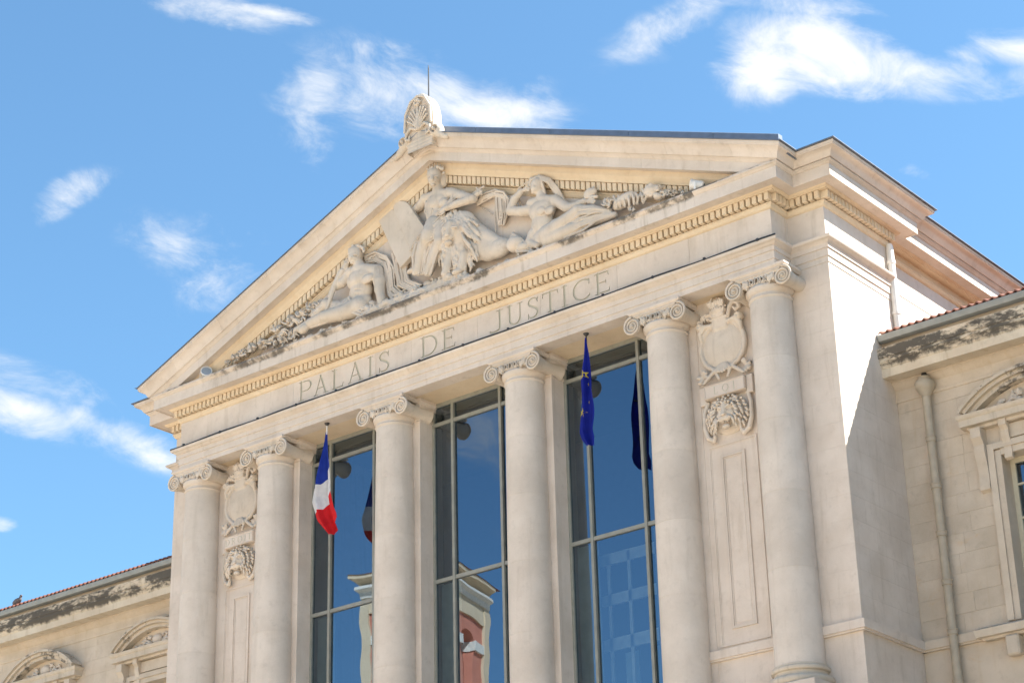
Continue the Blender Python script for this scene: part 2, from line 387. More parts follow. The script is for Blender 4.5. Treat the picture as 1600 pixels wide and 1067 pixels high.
# ---- architrave
A_prof = [(-.35, .285), (0, .285), (0, .40), (.022, .405), (.022, .56), (.046, .565), (.046, .655), (.065, .665), (.10, .685), (.125, .715), (.15, .72), (.17, .745), (.17, .775), (.0, .83), (-.35, .83)]
A_set = [(o+(.012 if 0 <= o < .05 else 0), z) for o, z in A_prof]
def run_blocks(name, prof, m, parent, cuts, tail, g=.0015, m_end=None):
    """a moulding along the front, laid in blocks with fine joints; tail = path of the return beyond the corner"""
    for i in range(len(cuts)+1):
        p = []
        if i == 0: p += mirror_path(tail)
        else: p.append((cuts[i-1]+g, FP))
        if i == len(cuts): p += tail
        else: p.append((cuts[i]-g, FP))
        V, F = sweep(p, prof); obj(name, V, F, (m_end or m) if i in (0, len(cuts)) else m, parent, 40)
run_blocks('architrave', A_prof, 'limestone', house, [-C2, -C1, 0, C1, C2], [(FX, FP), (FX, SY-.02)])
for sgn in (1, -1):
    p = [(FX+.02, SY), (SX, SY), (SX, BY-.08)]
    V, F = sweep(p if sgn > 0 else mirror_path(p), [(o if o > -.2 else -.2, z) for o, z in A_set]); obj('architrave', V, F, 'limestone', house, 40)
# ---- frieze in blocks
frieze = empty('frieze', house)
def glyph2d(ch):
    T, t, s = .115, .05, .036
    S = []; seg = lambda x1, y1, x2, y2, w: S.append((x1, y1, x2, y2, w/2))
    def arc(cx, cy, rx, ry, a0, a1, wf, n=18):
        p = [(cx+rx*math.cos(math.radians(a0+(a1-a0)*i/n)), cy+ry*math.sin(math.radians(a0+(a1-a0)*i/n))) for i in range(n+1)]
        for i in range(n):
            w = wf(math.radians(a0+(a1-a0)*(i+.5)/n)); S.append((*p[i], *p[i+1], w/2))
    thick = lambda a: t+(T-t)*abs(math.cos(a))**1.3
    def stem(x, y0=0, y1=1, ser=True):
        seg(x, y0, x, y1, T)
        if ser:
            for yy in (y0+s/2, y1-s/2): seg(x-.13, yy, x+.13, yy, s)
    if ch == 'P': stem(.15); seg(.15, .975, .42, .975, t); seg(.15, .47, .42, .47, t); arc(.42, .7225, .25, .2525, -90, 90, thick); w = .7
    elif ch == 'A':
        seg(.13, .02, .43, .97, t+.01); seg(.74, .02, .42, .99, T); seg(.24, .34, .64, .34, t); seg(0.03, s/2, .24, s/2, s); seg(.61, s/2, .87, s/2, s); w = .9
    elif ch == 'L': stem(.15); seg(.15, .025, .6, .025, t); seg(.585, .03, .62, .22, s); w = .64
    elif ch == 'I': stem(.14); w = .28
    elif ch == 'S':
        pts = [(.50, .80), (.46, .92), (.34, .98), (.21, .97), (.10, .89), (.075, .77), (.13, .66), (.27, .56), (.42, .46), (.51, .34), (.51, .2), (.43, .07), (.29, .02), (.15, .04), (.07, .12), (.05, .22)]
        ww = [s, t, t, .07, .085, .1, T, T, T, T, .1, .085, .07, t, t, s]
        for i in range(len(pts)-1): S.append((*pts[i], *pts[i+1], (ww[i]+ww[i+1])/4))
        seg(.505, .74, .52, .99, s); seg(.045, .0, .05, .26, s); w = .57
    elif ch == 'D': stem(.15); seg(.15, .975, .40, .975, t); seg(.15, .025, .40, .025, t); arc(.40, .5, .41, .475, -90, 90, thick, 26); w = .86
    elif ch == 'E':
        stem(.15); seg(.15, .975, .57, .975, t); seg(.15, .52, .47, .52, t); seg(.15, .025, .6, .025, t); seg(.56, .97, .585, .80, s); seg(.59, .03, .62, .2, s); seg(.47, .44, .47, .6, s); w = .65
    elif ch == 'J': seg(.40, .98, .40, .14, T); seg(.27, 1-s/2, .53, 1-s/2, s); arc(.16, .14, .24, .17, -110, 0, lambda a: .09); S.append((.08, -.02, .03, .03, .05)); w = .53
    elif ch == 'U': seg(.15, .30, .15, 1, T); seg(.02, 1-s/2, .28, 1-s/2, s); seg(.66, .28, .66, 1, t+.01); seg(.55, 1-s/2, .78, 1-s/2, s); arc(.405, .29, .255, .27, 180, 360, thick); w = .8
    elif ch == 'T': seg(.39, 0, .39, .98, T); seg(.26, s/2, .52, s/2, s); seg(.03, .975, .75, .975, t); seg(.05, .97, .02, .79, s); seg(.73, .97, .76, .79, s); w = .78
    elif ch == 'C': arc(.50, .5, .44, .48, 48, 312, thick, 30); seg(.79, .70, .80, .97, s); seg(.78, .12, .81, .22, s); w = .86
    elif ch == 'O': arc(.48, .5, .42, .47, 0, 360, thick, 36); w = .96
    elif ch == 'R': stem(.15); seg(.15, .975, .42, .975, t); seg(.15, .5, .42, .5, t); arc(.42, .7375, .23, .2375, -90, 90, thick); seg(.40, .5, .74, .02, T*.9); seg(.66, s/2, .84, s/2, s); w = .84
    return S, w
def letter_field(ch, wx, hz, h):
    S, w = glyph2d(ch); fx = wx/w
    X = np.arange(-.10*hz, wx+.12*hz, h); Z = np.arange(-.34*hz if ch == 'J' else -.10*hz, 1.10*hz, h); XX, ZZ = np.meshgrid(X, Z, indexing='ij')
    D = np.full(XX.shape, 9.0)
    for x1, y1, x2, y2, r in S:
        a = np.array((x1*fx, y1*hz)); b = np.array((x2*fx, y2*hz)); d = b-a; L2 = max(d@d, 1e-9)
        t = np.clip(((XX-a[0])*d[0]+(ZZ-a[1])*d[1])/L2, 0, 1)
        D = np.minimum(D, np.hypot(XX-a[0]-t*d[0], ZZ-a[1]-t*d[1])-r*hz)
    return X, Z, D
def contours(X, Z, D):                            # marching squares -> closed outlines
    nxt = {}; pos = {}
    I, J = D.shape; ins = D < 0
    def key(i, j, k):                             # edge k: 0 along x, 1 along z
        q = (i, j, k)
        if q not in pos:
            a = D[i, j]; b_ = D[i+1, j] if k == 0 else D[i, j+1]; t = a/(a-b_)
            pos[q] = (X[i]+(X[i+1]-X[i])*t, Z[j]) if k == 0 else (X[i], Z[j]+(Z[j+1]-Z[j])*t)
        return q
    cells = np.argwhere((ins[:-1, :-1] | ins[1:, :-1] | ins[:-1, 1:] | ins[1:, 1:]) & ~(ins[:-1, :-1] & ins[1:, :-1] & ins[:-1, 1:] & ins[1:, 1:]))
    for i, j in cells:
        c = [ins[i, j], ins[i+1, j], ins[i+1, j+1], ins[i, j+1]]; e = [(i, j, 0), (i+1, j, 1), (i, j+1, 0), (i, j, 1)]
        outs = [k for k in range(4) if c[k] and not c[(k+1) % 4]]; inn = [k for k in range(4) if not c[k] and c[(k+1) % 4]]
        for k in outs:                             # walk with the inside on a fixed side
            best = min(inn, key=lambda q: (k-q) % 4); nxt[key(*e[best])] = key(*e[k])
    loops = []
    while nxt:
        st, cur = nxt.popitem(); lp = [st]
        while cur != st: lp.append(cur); cur = nxt.pop(cur)
        loops.append([pos[q] for q in lp])
    return loops
from mathutils.geometry import delaunay_2d_cdt
def carve_block(x0, x1, letters, parent, frieze_mat='limestone'):
    """frieze block whose face is pierced by the letters; each letter is the groove: its walls and floor"""
    Z0, Z1, G = .80, 1.47, .022
    P2 = [(x0, Z0), (x1, Z0), (x1, Z1), (x0, Z1)]; E2 = [(0, 1), (1, 2), (2, 3), (3, 0)]; fields = []
    for ch, a, b in letters:
        X, Z, D = letter_field(ch, b-a, CAP_H, .008); loops = contours(X+a, Z+CAP_Z, D); fields.append((X+a, Z+CAP_Z, D))
        lv, lf, p2, e2 = [], [], [], []
        for lp in loops:
            n0 = len(P2); m_ = len(lp); P2 += lp; E2 += [(n0+i, n0+(i+1) % m_) for i in range(m_)]
            k = len(lv); lv += [(x, FP, z) for x, z in lp]+[(x, FP+G, z) for x, z in lp]; lf += [(k+i, k+(i+1) % m_, k+m_+(i+1) % m_, k+m_+i) for i in range(m_)]
            q0 = len(p2); p2 += lp; e2 += [(q0+i, q0+(i+1) % m_) for i in range(m_)]
        r = delaunay_2d_cdt([Vector(p) for p in p2], e2, [], 0, 1e-6); k = len(lv); lv += [(v.x, FP+G, v.y) for v in r[0]]
        for f_ in r[2]:
            c = sum((r[0][i] for i in f_), Vector((0, 0)))/3
            if sample(fields[-1], c) < 0: lf.append([k+i for i in f_])
        obj('letter', lv, lf, 'letter_stone', parent)
    r = delaunay_2d_cdt([Vector(p) for p in P2], E2, [], 0, 1e-6)
    V = [(v.x, FP, v.y) for v in r[0]]; F = []
    for f_ in r[2]:
        c = sum((r[0][i] for i in f_), Vector((0, 0)))/3
        if all(sample(q, c) > 0 for q in fields): F.append(list(f_))
    k = len(V); V += [(x, y, z) for y in (FP, FP+.5) for x, z in ((x0, Z0), (x1, Z0), (x1, Z1), (x0, Z1))]
    F += [(k, k+1, k+5, k+4), (k+1, k+2, k+6, k+5), (k+2, k+3, k+7, k+6), (k+3, k, k+4, k+7), (k+4, k+5, k+6, k+7)]
    obj('frieze_block', V, F, frieze_mat, parent)
def sample(fld, c):
    X, Z, D = fld; i = (c.x-X[0])/(X[1]-X[0]); j = (c.y-Z[0])/(Z[1]-Z[0])
    if not (0 <= i < len(X)-1 and 0 <= j < len(Z)-1): return 9.0
    a, b = int(i), int(j); u, v = i-a, j-b
    return D[a, b]*(1-u)*(1-v)+D[a+1, b]*u*(1-v)+D[a, b+1]*(1-u)*v+D[a+1, b+1]*u*v
def letter_mesh(ch, wx, hz, dep, h=.008):         # raised letter: x 0..wx, z 0..hz, y -dep..dep
    X, Z, D = letter_field(ch, wx, hz, h)
    c = Clay((X[0], -dep-2*h, Z[0]), (X[-1]-h*.5, dep+2*h, Z[-1]-h*.5), h)
    Y = np.abs(c.ax[1])-dep
    c.V = np.maximum(D[:c.n[0], None, :c.n[2]], Y[None, :, None]).astype(np.float32)
    return c.net()
LET = [('P', -4.338, -3.934), ('A', -3.872, -3.409), ('L', -3.317, -2.954), ('A', -2.832, -2.352), ('I', -2.224, -2.078), ('S', -1.909, -1.585), ('D', -.69, -.207), ('E', -.095, .297), ('J', 1.235, 1.60), ('U', 1.70, 2.13), ('S', 2.245, 2.545), ('T', 2.635, 3.065), ('I', 3.147, 3.29), ('C', 3.424, 3.883), ('E', 3.975, 4.377)]
CAP_H, CAP_Z = .455, .945
joints = [-FX, -6.25, -4.5, -2.0, -.95, .9, 2.59, 4.55, 6.3, FX]
for x0, x1 in zip(joints[:-1], joints[1:]):
    carve_block(x0+.002, x1-.002, [l for l in LET if x0 <= l[1] and l[2] <= x1], frieze)
for sgn in (1, -1):
    p = [(FX-.1, SY), (SX, SY), (SX, BY), (HX, BY), (HX, HY)]
    V, F = sweep(p if sgn > 0 else mirror_path(p), [(-.2, .80), (0, .80), (0, 1.47), (-.2, 1.47)]); obj('frieze_block', V, F, 'limestone', frieze)
    V, F = box(sgn*(FX-.15), sgn*FX, FP+.51, SY+.02, .8, 1.47); obj('frieze_block', V, F, 'limestone', frieze)
# ---- cornice
cornice = empty('cornice', house)
bed = [(-.3, 1.45), (.0, 1.45), (.02, 1.455), (.05, 1.49), (.065, 1.53), (.075, 1.535), (.075, 1.56), (.02, 1.565), (.02, 1.735), (.175, 1.74), (.18, 1.755), (.20, 1.765), (.225, 1.80), (-.3, 1.80)]
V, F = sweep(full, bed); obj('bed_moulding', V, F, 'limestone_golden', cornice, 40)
cor = [(-.3, 1.801), (.445, 1.801), (.445, 1.785), (.47, 1.785), (.47, 2.025), (.485, 2.03), (.495, 2.045), (.53, 2.075), (.54, 2.08), (.54, 2.10)]
run_blocks('corona', cor+[(-.3, 2.10)], 'limestone_shelf', cornice, [-6.9, -5.3, -3.85, -2.3, -.7, .75, 2.3, 3.8, 5.35, 6.8], half, m_end='limestone')
obj('shelf', *cbox(-FX-.4, FX+.4, FP-.535, FP+.1, 2.099, 2.135, .01), 'limestone_shelf', cornice)
for sgn in (1, -1):
    sima0 = [(.54, 5.605), (.565, 5.61), (.58, 5.63), (.61, 5.70), (.66, 5.775), (.72, 5.815), (.735, 5.82), (.735, 5.845), (.75, 5.85), (.75, 5.905)]
    sz = [(o, h-.4*(FX+o)) for o, h in sima0]
    p = half
    if sgn > 0: V, F = sweep(p, sz+[(.3, 2.33), (.3, 2.108)], start_n=(0, -1))
    else:
        V, F = sweep(p, sz+[(.3, 2.33), (.3, 2.108)], start_n=(0, -1)); V = [(-x, y, z) for x, y, z in V]
    obj('sima', V, F, 'limestone', cornice, 40)
    V, F = sweep(half, [(.60, 2.335), (.80, 2.335), (.80, 2.352), (.60, 2.352)], start_n=(0, -1))
    if sgn < 0: V = [(-x, y, z) for x, y, z in V]
    obj('flashing', V, F, 'zinc', cornice)
dV, dF = cbox(-.049, .049, -.105, .06, 0, .155, .006)
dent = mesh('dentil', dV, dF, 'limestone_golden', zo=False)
DP = .137; n_d = 0
nfront = int((2*(FX+.1))/DP); x0 = -(nfront-1)*DP/2
for i in range(nfront): inst('dentil', dent, cornice, (x0+i*DP, FP-.065, ZO+1.578))
for sgn in (1, -1):
    xs = FX+.23
    while xs < SX+.1: inst('dentil', dent, cornice, (sgn*xs, SY-.065, ZO+1.578)); xs += DP
    if sgn > 0:
        yy = SY-.03
        while yy < BY+.02: inst('dentil', dent, cornice, (SX+.065, yy, ZO+1.578), (0, 0, math.pi/2)); yy += DP
        yy = FP+.02
        while yy < SY-.1: inst('dentil', dent, cornice, (FX+.065, yy, ZO+1.578), (0, 0, math.pi/2)); yy += DP
# ---- pediment
ped = empty('pediment', house)
SL = .4
def rake(prof, ends=True, xin=None):           # closed profile (o, h): heights at the apex
    V, F = [], []; k = len(prof)
    for s_ in (-1, 0, 1):
        for o, h in prof:
            x = s_*((FX+o) if xin is None else xin); V.append((x, FP-o, h-SL*abs(x)))
    for i in range(2):
        for j in range(k): F.append((i*k+j, i*k+(j+1) % k, (i+1)*k+(j+1) % k, (i+1)*k+j))
    F.append(tuple(range(k))); F.append(tuple(2*k+j for j in range(k)))
    return V, F
V, F = rake([(-.3, 4.72), (.0, 4.72), (.015, 4.73), (.04, 4.77), (.06, 4.82), (.075, 4.825), (.075, 4.865), (.02, 4.87), (.02, 5.07), (.175, 5.075), (.18, 5.10), (.21, 5.14), (.26, 5.20), (.26, 5.335), (-.3, 5.335)], xin=8.0)
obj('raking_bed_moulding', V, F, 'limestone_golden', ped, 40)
def rake_blocks(name, prof, m, cuts, xin=None, g=.0015):
    k = len(prof)
    def piece(stations):                        # stations: function of o -> x
        V, F = [], []
        for st in stations:
            for o, h in prof: x = st(o); V.append((x, FP-o, h-SL*abs(x)))
        n = len(stations)
        for i in range(n-1):
            for j in range(k): F.append((i*k+j, i*k+(j+1) % k, (i+1)*k+(j+1) % k, (i+1)*k+j))
        F += [tuple(range(k)), tuple((n-1)*k+j for j in range(k))]
        obj(name, V, F, m, ped, 40)
    end = (lambda o: FX+o) if xin is None else (lambda o: xin)
    piece([lambda o: -cuts[0]+g, lambda o: 0, lambda o: cuts[0]-g])
    for s_ in (-1, 1):
        for i in range(len(cuts)):
            a = cuts[i]; nx = cuts[i+1] if i+1 < len(cuts) else None
            piece([lambda o: s_*(a+g), (lambda o: s_*(nx-g)) if nx else (lambda o: s_*end(o))])
rake_blocks('raking_corona', [(-.3, 5.336), (.44, 5.336), (.44, 5.317), (.464, 5.317), (.464, 5.535), (.478, 5.54), (.49, 5.56), (.525, 5.595), (.535, 5.60), (.535, 5.62), (-.3, 5.62)], 'limestone', [.9, 2.5, 4.0, 5.6, 7.2])
rake_blocks('raking_sima', [(.3, 5.605)]+sima0+[(.3, 5.905)], 'limestone', [.6, 1.7, 3.2, 4.7, 6.3, 7.8])
rake_blocks('flashing', [(.62, 5.906), (.785, 5.906), (.785, 5.922), (.62, 5.922)], 'zinc', [1.2, 3.2, 5.2, 7.2])
rake_blocks('metal_capping', [(.28, 5.85), (.42, 5.85), (.42, 6.185), (.40, 6.20), (.28, 6.20)], 'zinc', [1.3, 3.3, 5.3, 7.3], 8.75, .004)
V, F = box(-8.4, 8.4, FP, FP+.4, 2.0, 2.1)
tymp = obj('tympanum', [(-8, FP, 2.08), (8, FP, 2.08), (0, FP, 5.3), (-8, FP+.3, 2.08), (8, FP+.3, 2.08), (0, FP+.3, 5.3)], [(0, 1, 2), (3, 5, 4), (0, 3, 4, 1), (1, 4, 5, 2), (2, 5, 3, 0)], 'limestone', ped)
DR = .132
n = int(7.3/DR)
rb = [(x, y, z) for x, y, z in dV]
for s_ in (-1, 1):
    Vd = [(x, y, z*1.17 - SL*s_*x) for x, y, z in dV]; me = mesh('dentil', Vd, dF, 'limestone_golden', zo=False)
    for i in range(n):
        x = s_*(.09+DR*i); inst('dentil', me, ped, (x, FP-.065, ZO+4.882-SL*abs(x)))
# gabled roof
V = []; rz = 5.84
for y in (-.35, HY):
    for x in (-8.9, 0, 8.9): V += [(x, y, rz-SL*abs(x)), (x, y, rz-SL*abs(x)-.06)]
obj('roof', V, [(0, 2, 8, 6), (2, 4, 10, 8), (1, 3, 9, 7), (3, 5, 11, 9), (0, 1, 3, 2), (2, 3, 5, 4), (6, 7, 9, 8), (8, 9, 11, 10), (0, 1, 7, 6), (4, 5, 11, 10)], 'zinc', house)
obj('back_gable', [(-8.7, HY-.3, 2.0), (8.7, HY-.3, 2.0), (0, HY-.3, 5.6), (-8.7, HY-.3, -18.4), (8.7, HY-.3, -18.4)], [(0, 1, 2), (0, 3, 4, 1)], 'limestone', house)
# ---- walls
wall = empty('wall', house)
ZL0, ZL1, ZB = -6.85, -6.645, -9.6
for sgn in (1, -1):
    a, b = sorted((sgn*(C2-.50), sgn*(SX-.006)))
    obj('wall_core', *box(a, b, SY+.006, BY+.02, ZB, .30), 'limestone', wall)
    # facing blocks at the corner and down the side
    z = ZL1; course = 0
    while z < .27:
        z1 = min(z+.465, .284)
        off = .35 if course % 2 else .0
        xs = sorted({SX, SX-.62-off*.6, SX-1.25-off*.5})
        for xa, xb in zip(xs[:-1], xs[1:]):
            p, q = sorted((sgn*(xa+.0015), sgn*(xb-.0015))); obj('stone_block', *box(p, q, SY, SY+.03, z+.001, z1-.001), 'limestone_ashlar', wall)
        ys = [SY+.031, SY+.5+off, SY+1.35+off, WY+.3]
        if sgn > 0:
            for ya, yb in zip(ys[:-1], ys[1:]): obj('stone_block', *box(SX-.03, SX, ya+.001, yb-.001, z+.001, z1-.001), 'limestone_ashlar', wall)
        z = z1; course += 1
    # plain bay wall behind the carved cartouche
    p, q = sorted((sgn*(C2+.555), sgn*(SX-1.45))); obj('bay_wall', *box(p, q, SY+.003, SY+.06, ZB, .30), 'limestone', wall)
    # hall behind, its upper wall above the wing roofs
    p, q = sorted((sgn*(HX-.3), sgn*HX)); obj('hall_wall', *box(p, q, BY, HY, -18.4, .82), 'limestone', wall)
    # string course
    pr = [(-.05, ZL0), (.055, ZL0), (.055, ZL0+.03), (.085, ZL0+.035), (.085, ZL1-.012), (.02, ZL1), (-.05, ZL1)]
    p = [(C2-.56, SY), (SX, SY), (SX, WY+.1)]
    V, F = sweep(p if sgn > 0 else mirror_path(p), pr); obj('string_course', V, F, 'limestone', wall, 40)
    # sunk and raised panel frames
    def frame(x0, x1, z0, z1, w, y0, y1):
        return join(box(x0, x0+w, y0, y1, z0, z1), box(x1-w, x1, y0, y1, z0, z1), box(x0+w, x1-w, y0, y1, z0, z0+w), box(x0+w, x1-w, y0, y1, z1-w, z1))
    pan = empty('panel', house)
    for nm, (x0, x1, z0, z1, w, yo) in {'outer_moulding': (6.05, 7.15, -6.60, -2.69, .045, -.022), 'outer_bead': (6.097, 7.103, -6.553, -2.737, .02, -.010), 'inner_moulding': (6.33, 6.87, -6.30, -2.93, .05, -.03), 'inner_bead': (6.382, 6.818, -6.248, -2.982, .025, -.012), 'field': (6.43, 6.77, -6.2, -3.03, .17, -.006)}.items():
        a, b = (x0, x1) if sgn > 0 else (-x1, -x0)
        if nm == 'field': V, F = box(a, b, SY+.003+yo, SY+.004, z0, z1)
        else: V, F = frame(a, b, z0, z1, w, SY+.003+yo, SY+.0035)
        obj(nm, V, F, 'limestone', pan)
# basement storey and hall back
obj('basement_wall', *box(-9.02, 9.02, SY-.02, HY, -18.44, ZB+.02), 'limestone', wall)
# soffit over the window bays
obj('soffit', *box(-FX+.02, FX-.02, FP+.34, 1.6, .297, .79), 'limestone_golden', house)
obj('entablature_core', *box(-FX+.1, FX-.1, FP+.45, 2.4, .79, 2.1), 'limestone', wall)
# ---- pilasters
for cx in (-C2, -C1, C1, C2):
    pl = empty('pilaster', house)
    s_ = 1 if cx > 0 else -1
    xa, xb = cx-.56, cx+.56
    obj('shaft', *box(xa, xb, SY-.008, 1.35, ZB, -.17), 'limestone', pl)
    pr = [(-.2, -.168), (.0, -.168), (.022, -.165), (.022, -.10), (.0, -.095), (.0, .02), (.02, .03), (.045, .06), (.06, .10), (.075, .105), (.075, .18), (.09, .19), (.12, .225), (.13, .23), (.13, .294), (-.2, .294)]
    if abs(cx) == C1: path = [(xa, 1.3), (xa, SY-.008), (xb, SY-.008), (xb, 1.3)]
    elif cx > 0: path = [(xa, 1.3), (xa, SY-.008), (cx+.1, SY-.008)]
    else: path = [(cx-.1, SY-.008), (xb, SY-.008), (xb, 1.3)]
    V, F = sweep(path, pr); obj('capital', V, F, 'limestone', pl, 40)
    if abs(cx) == C2: obj('capital_core', *box(xa+.01, xb-.01, SY+.002, 1.34, -.17, .296), 'limestone', pl)
# ---- columns
ZS0, ZS1 = -7.34, -.19
def shaft_r(z):
    t = (z-ZS0)/(ZS1-ZS0); return .452-.052*t**1.7
drum_cuts = [-7.34, -5.6, -4.15, -2.75, -1.5, -.30]
drums = []
for i in range(len(drum_cuts)-1):
    a, b = drum_cuts[i], drum_cuts[i+1]
    pf = [(shaft_r(a)-.005, a), (shaft_r(a), a+.004)]+[(shaft_r(a+(b-a)*q/8), a+(b-a)*q/8) for q in range(1, 8)]+[(shaft_r(b), b-.004), (shaft_r(b)-.005, b)]
    drums.append(mesh('drum', *lathe(pf, 56, False), 'limestone_column', 30, zo=False))
neck = [(.395, -.305), (.40, -.30), (.42, -.285), (.428, -.265), (.42, -.245), (.402, -.235), (.40, -.19), (.43, -.17), (.46, -.13), (.47, -.08), (.44, -.03), (.40, .0)]
neck_me = mesh('neck_moulding', *lathe(neck, 56), 'limestone_column', 40, zo=False)
base = [(.46, -7.06), (.475, -7.065), (.48, -7.085), (.475, -7.10), (.50, -7.105), (.525, -7.12), (.535, -7.15), (.525, -7.18), (.50, -7.195), (.48, -7.20), (.472, -7.24), (.485, -7.28), (.55, -7.285), (.585, -7.31), (.598, -7.36), (.585, -7.41), (.55, -7.44), (.2, -7.44)]
base = [(r, z-.28) for r, z in base]
base_me = mesh('base', *lathe(base, 56), 'limestone_hood', 40, zo=False)
plinth_me = mesh('plinth', *cbox(-.62, .62, -.62, .62, -7.91, -7.72, .01), 'limestone', zo=False)
ped_me = mesh('pedestal', *join(cbox(-.66, .66, -.66, .3, -18.4, -8.06, .01), cbox(-.72, .72, -.72, .3, -8.06, -7.912, .02)), 'limestone', zo=False)
def volute_mesh(sg):
    parts = []
    # bolster running front to back, waisted
    prof = []
    for i in range(13):
        t = i/12; y = -.40+.84*t; r = .185-.055*math.sin(math.pi*min(1, t*1.0))**.8
        prof.append((r, y))
    V, F = lathe(prof, 36); V = [(x, z, y) for x, y, z in V]; parts.append((V, F))
    # scroll: an inward spiral band on the front face
    pts = []; rr = []
    turns = 2.6; n = 76
    for i in range(n+1):
        t = i/n; r = .192*(1-t)**1.0*.86+.03*t+.192*.14*(1-t); a = math.pi/2 - sg*t*turns*2*math.pi
        pts.append((r*math.cos(a), -.425+.02*t, r*math.sin(a))); rr.append(.026*(1-t)+.013*t)
    parts.append(tube(pts, rr, 8))
    V, F = lathe([(.0005, -.46), (.022, -.455), (.03, -.44), (.03, -.40)], 16, False); parts.append(([(x, z, y) for x, y, z in V], F))
    return mesh('volute', *join(*parts), 'limestone_carved', 50, zo=False)
vol_me = {s: volute_mesh(s) for s in (-1, 1)}
def echinus_mesh():
    c = Clay((-.48, -.47, -.24), (.48, .46, .23), .0125, .012)
    c.slab((0, 0, .06), (.36, .415, .085), 0, .02)
    c.slab((0, 0, .155), (.5, .41, .03), 0, .015)
    for i in range(5):
        x = (i-2)*.118; dy = .03*(1-(x/.3)**2)
        c.egg((x, -.40-dy, .03), (.058, .06, .10), 0, .004, '-'); c.egg((x, -.395-dy, .035), (.036, .055, .075), 0, .004)
        c.line([(x-.056, -.405-dy, .11, .010), (x-.054, -.41-dy, .0, .010), (x-.022, -.40-dy, -.06, .009), (x+.022, -.40-dy, -.06, .009), (x+.054, -.41-dy, .0, .010), (x+.056, -.405-dy, .11, .010)], .006)
    for s in (-1, 1):
        for q in range(3): c.line([(s*.33, -.42, .10-.03*q, .016), (s*.28, -.435, .07-.045*q, .016), (s*.245, -.425, .015-.05*q, .010)], .01)
    return mesh('echinus', *c.net(), 'limestone_carved', 180, zo=False, fix=False)
ech_me = echinus_mesh()
ab = [(-.1, .2), (.41, .2), (.42, .215), (.45, .235), (.46, .245), (.46, .284), (-.1, .284)]
V, F = sweep([(-.16, .43), (-.16, 0), (.16, 0), (.16, .43)], [(o*.99, z) for o, z in ab]); ab_me = mesh('abacus', V, F, 'limestone', 40, zo=False)
for cx in (-C3, -C2, -C1, C1, C2, C3):
    co = empty('column', house, (cx, COLY, ZO))
    for d in drums:
        o = inst('drum', d, co, (0, 0, 0), (0, 0, random.random()*6))
    inst('neck_moulding', neck_me, co, (0, 0, 0)); inst('echinus', ech_me, co, (0, 0, 0)); inst('abacus', ab_me, co, (0, 0, 0))
    inst('base', base_me, co, (0, 0, 0)); inst('plinth', plinth_me, co, (0, 0, 0))
    inst('pedestal', ped_me, co, (0, 0, 0))
    for s in (-1, 1): inst('volute', vol_me[s], co, (s*.54, 0, 0))
    inst('volute_band', mesh('volute_band', *box(-.5, .5, -.425, -.36, .165, .199), 'limestone_carved', zo=False), co, (0, 0, 0))
# ---- tall windows
def window(cx):
    w = empty('window', house); y = WIN_Y
    x0, x1, zt, zb = cx-1.24, cx+1.24, .297, -7.6
    mx = [cx-.66, cx+.66]; tz = [-.19, -3.70]
    B = lambda n, a: obj(n, *a, 'frame_paint', w)
    B('head_rail', box(x0, x1, y-.03, y+.06, zt-.09, zt))
    for xx in (x0+.03, x1-.03): B('jamb', box(xx-.03, xx+.03, y-.028, y+.06, zb, zt-.09))
    for xx in mx:
        B('mullion', box(xx-.032, xx+.032, y-.05, y+.06, zb, zt-.09))
    xs = [x0+.06, mx[0]-.032, mx[0]+.032, mx[1]-.032, mx[1]+.032, x1-.06]
    for z in tz:
        for i in range(3): B('transom', box(xs[2*i], xs[2*i+1], y-.035, y+.06, z-.038, z+.038))
    zs = [zt-.09, tz[0]+.038, tz[0]-.038, tz[1]+.038, tz[1]-.038, zb]
    for i in range(3):
        for j in range(3):
            t1, t2 = random.uniform(-.0007, .0007), random.uniform(-.0009, .0009)
            a, b, c, d = xs[2*i], xs[2*i+1], zs[2*j+1], zs[2*j]
            obj('pane', [(a, y+.012-t1, c), (b, y+.012+t1, c), (b, y+.012+t1+t2, d), (a, y+.012-t1+t2, d)], [(0, 1, 2, 3)], 'window_glass', w, fix=False)
    # blinds behind the lower side lights
    for xa, xb in ((xs[0], xs[1]), (xs[4], xs[5])): obj('blind', *box(xa-.02, xb+.02, y+.18, y+.2, zb, tz[1]-.02), 'blind', w)
    return w
for cx in (-3.6, 0, 3.6): window(cx)
room = empty('room', house)
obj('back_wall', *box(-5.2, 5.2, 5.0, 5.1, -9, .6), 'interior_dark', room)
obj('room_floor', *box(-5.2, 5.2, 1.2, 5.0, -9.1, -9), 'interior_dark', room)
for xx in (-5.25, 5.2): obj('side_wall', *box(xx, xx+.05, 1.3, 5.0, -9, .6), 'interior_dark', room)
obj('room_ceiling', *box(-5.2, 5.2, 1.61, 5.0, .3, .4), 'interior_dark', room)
# pale gallery front inside the bay under the blue flag
gal = empty('gallery', house)
for z0, z1 in ((-4.15, -3.92), (-4.98, -4.76), (-5.9, -5.65)): obj('gallery_rail', *box(2.7, 4.75, 1.45, 1.5, z0, z1), 'white_paint', gal)
for xx in (2.95, 3.45, 3.95, 4.4): obj('gallery_post', *box(xx, xx+.07, 1.45, 1.49, -7.5, -3.95), 'white_paint', gal)
for xx in (3.2, 3.9): obj('curtain', *box(xx, xx+.32, 1.6, 1.63, -8, -5.95), 'blind', gal)
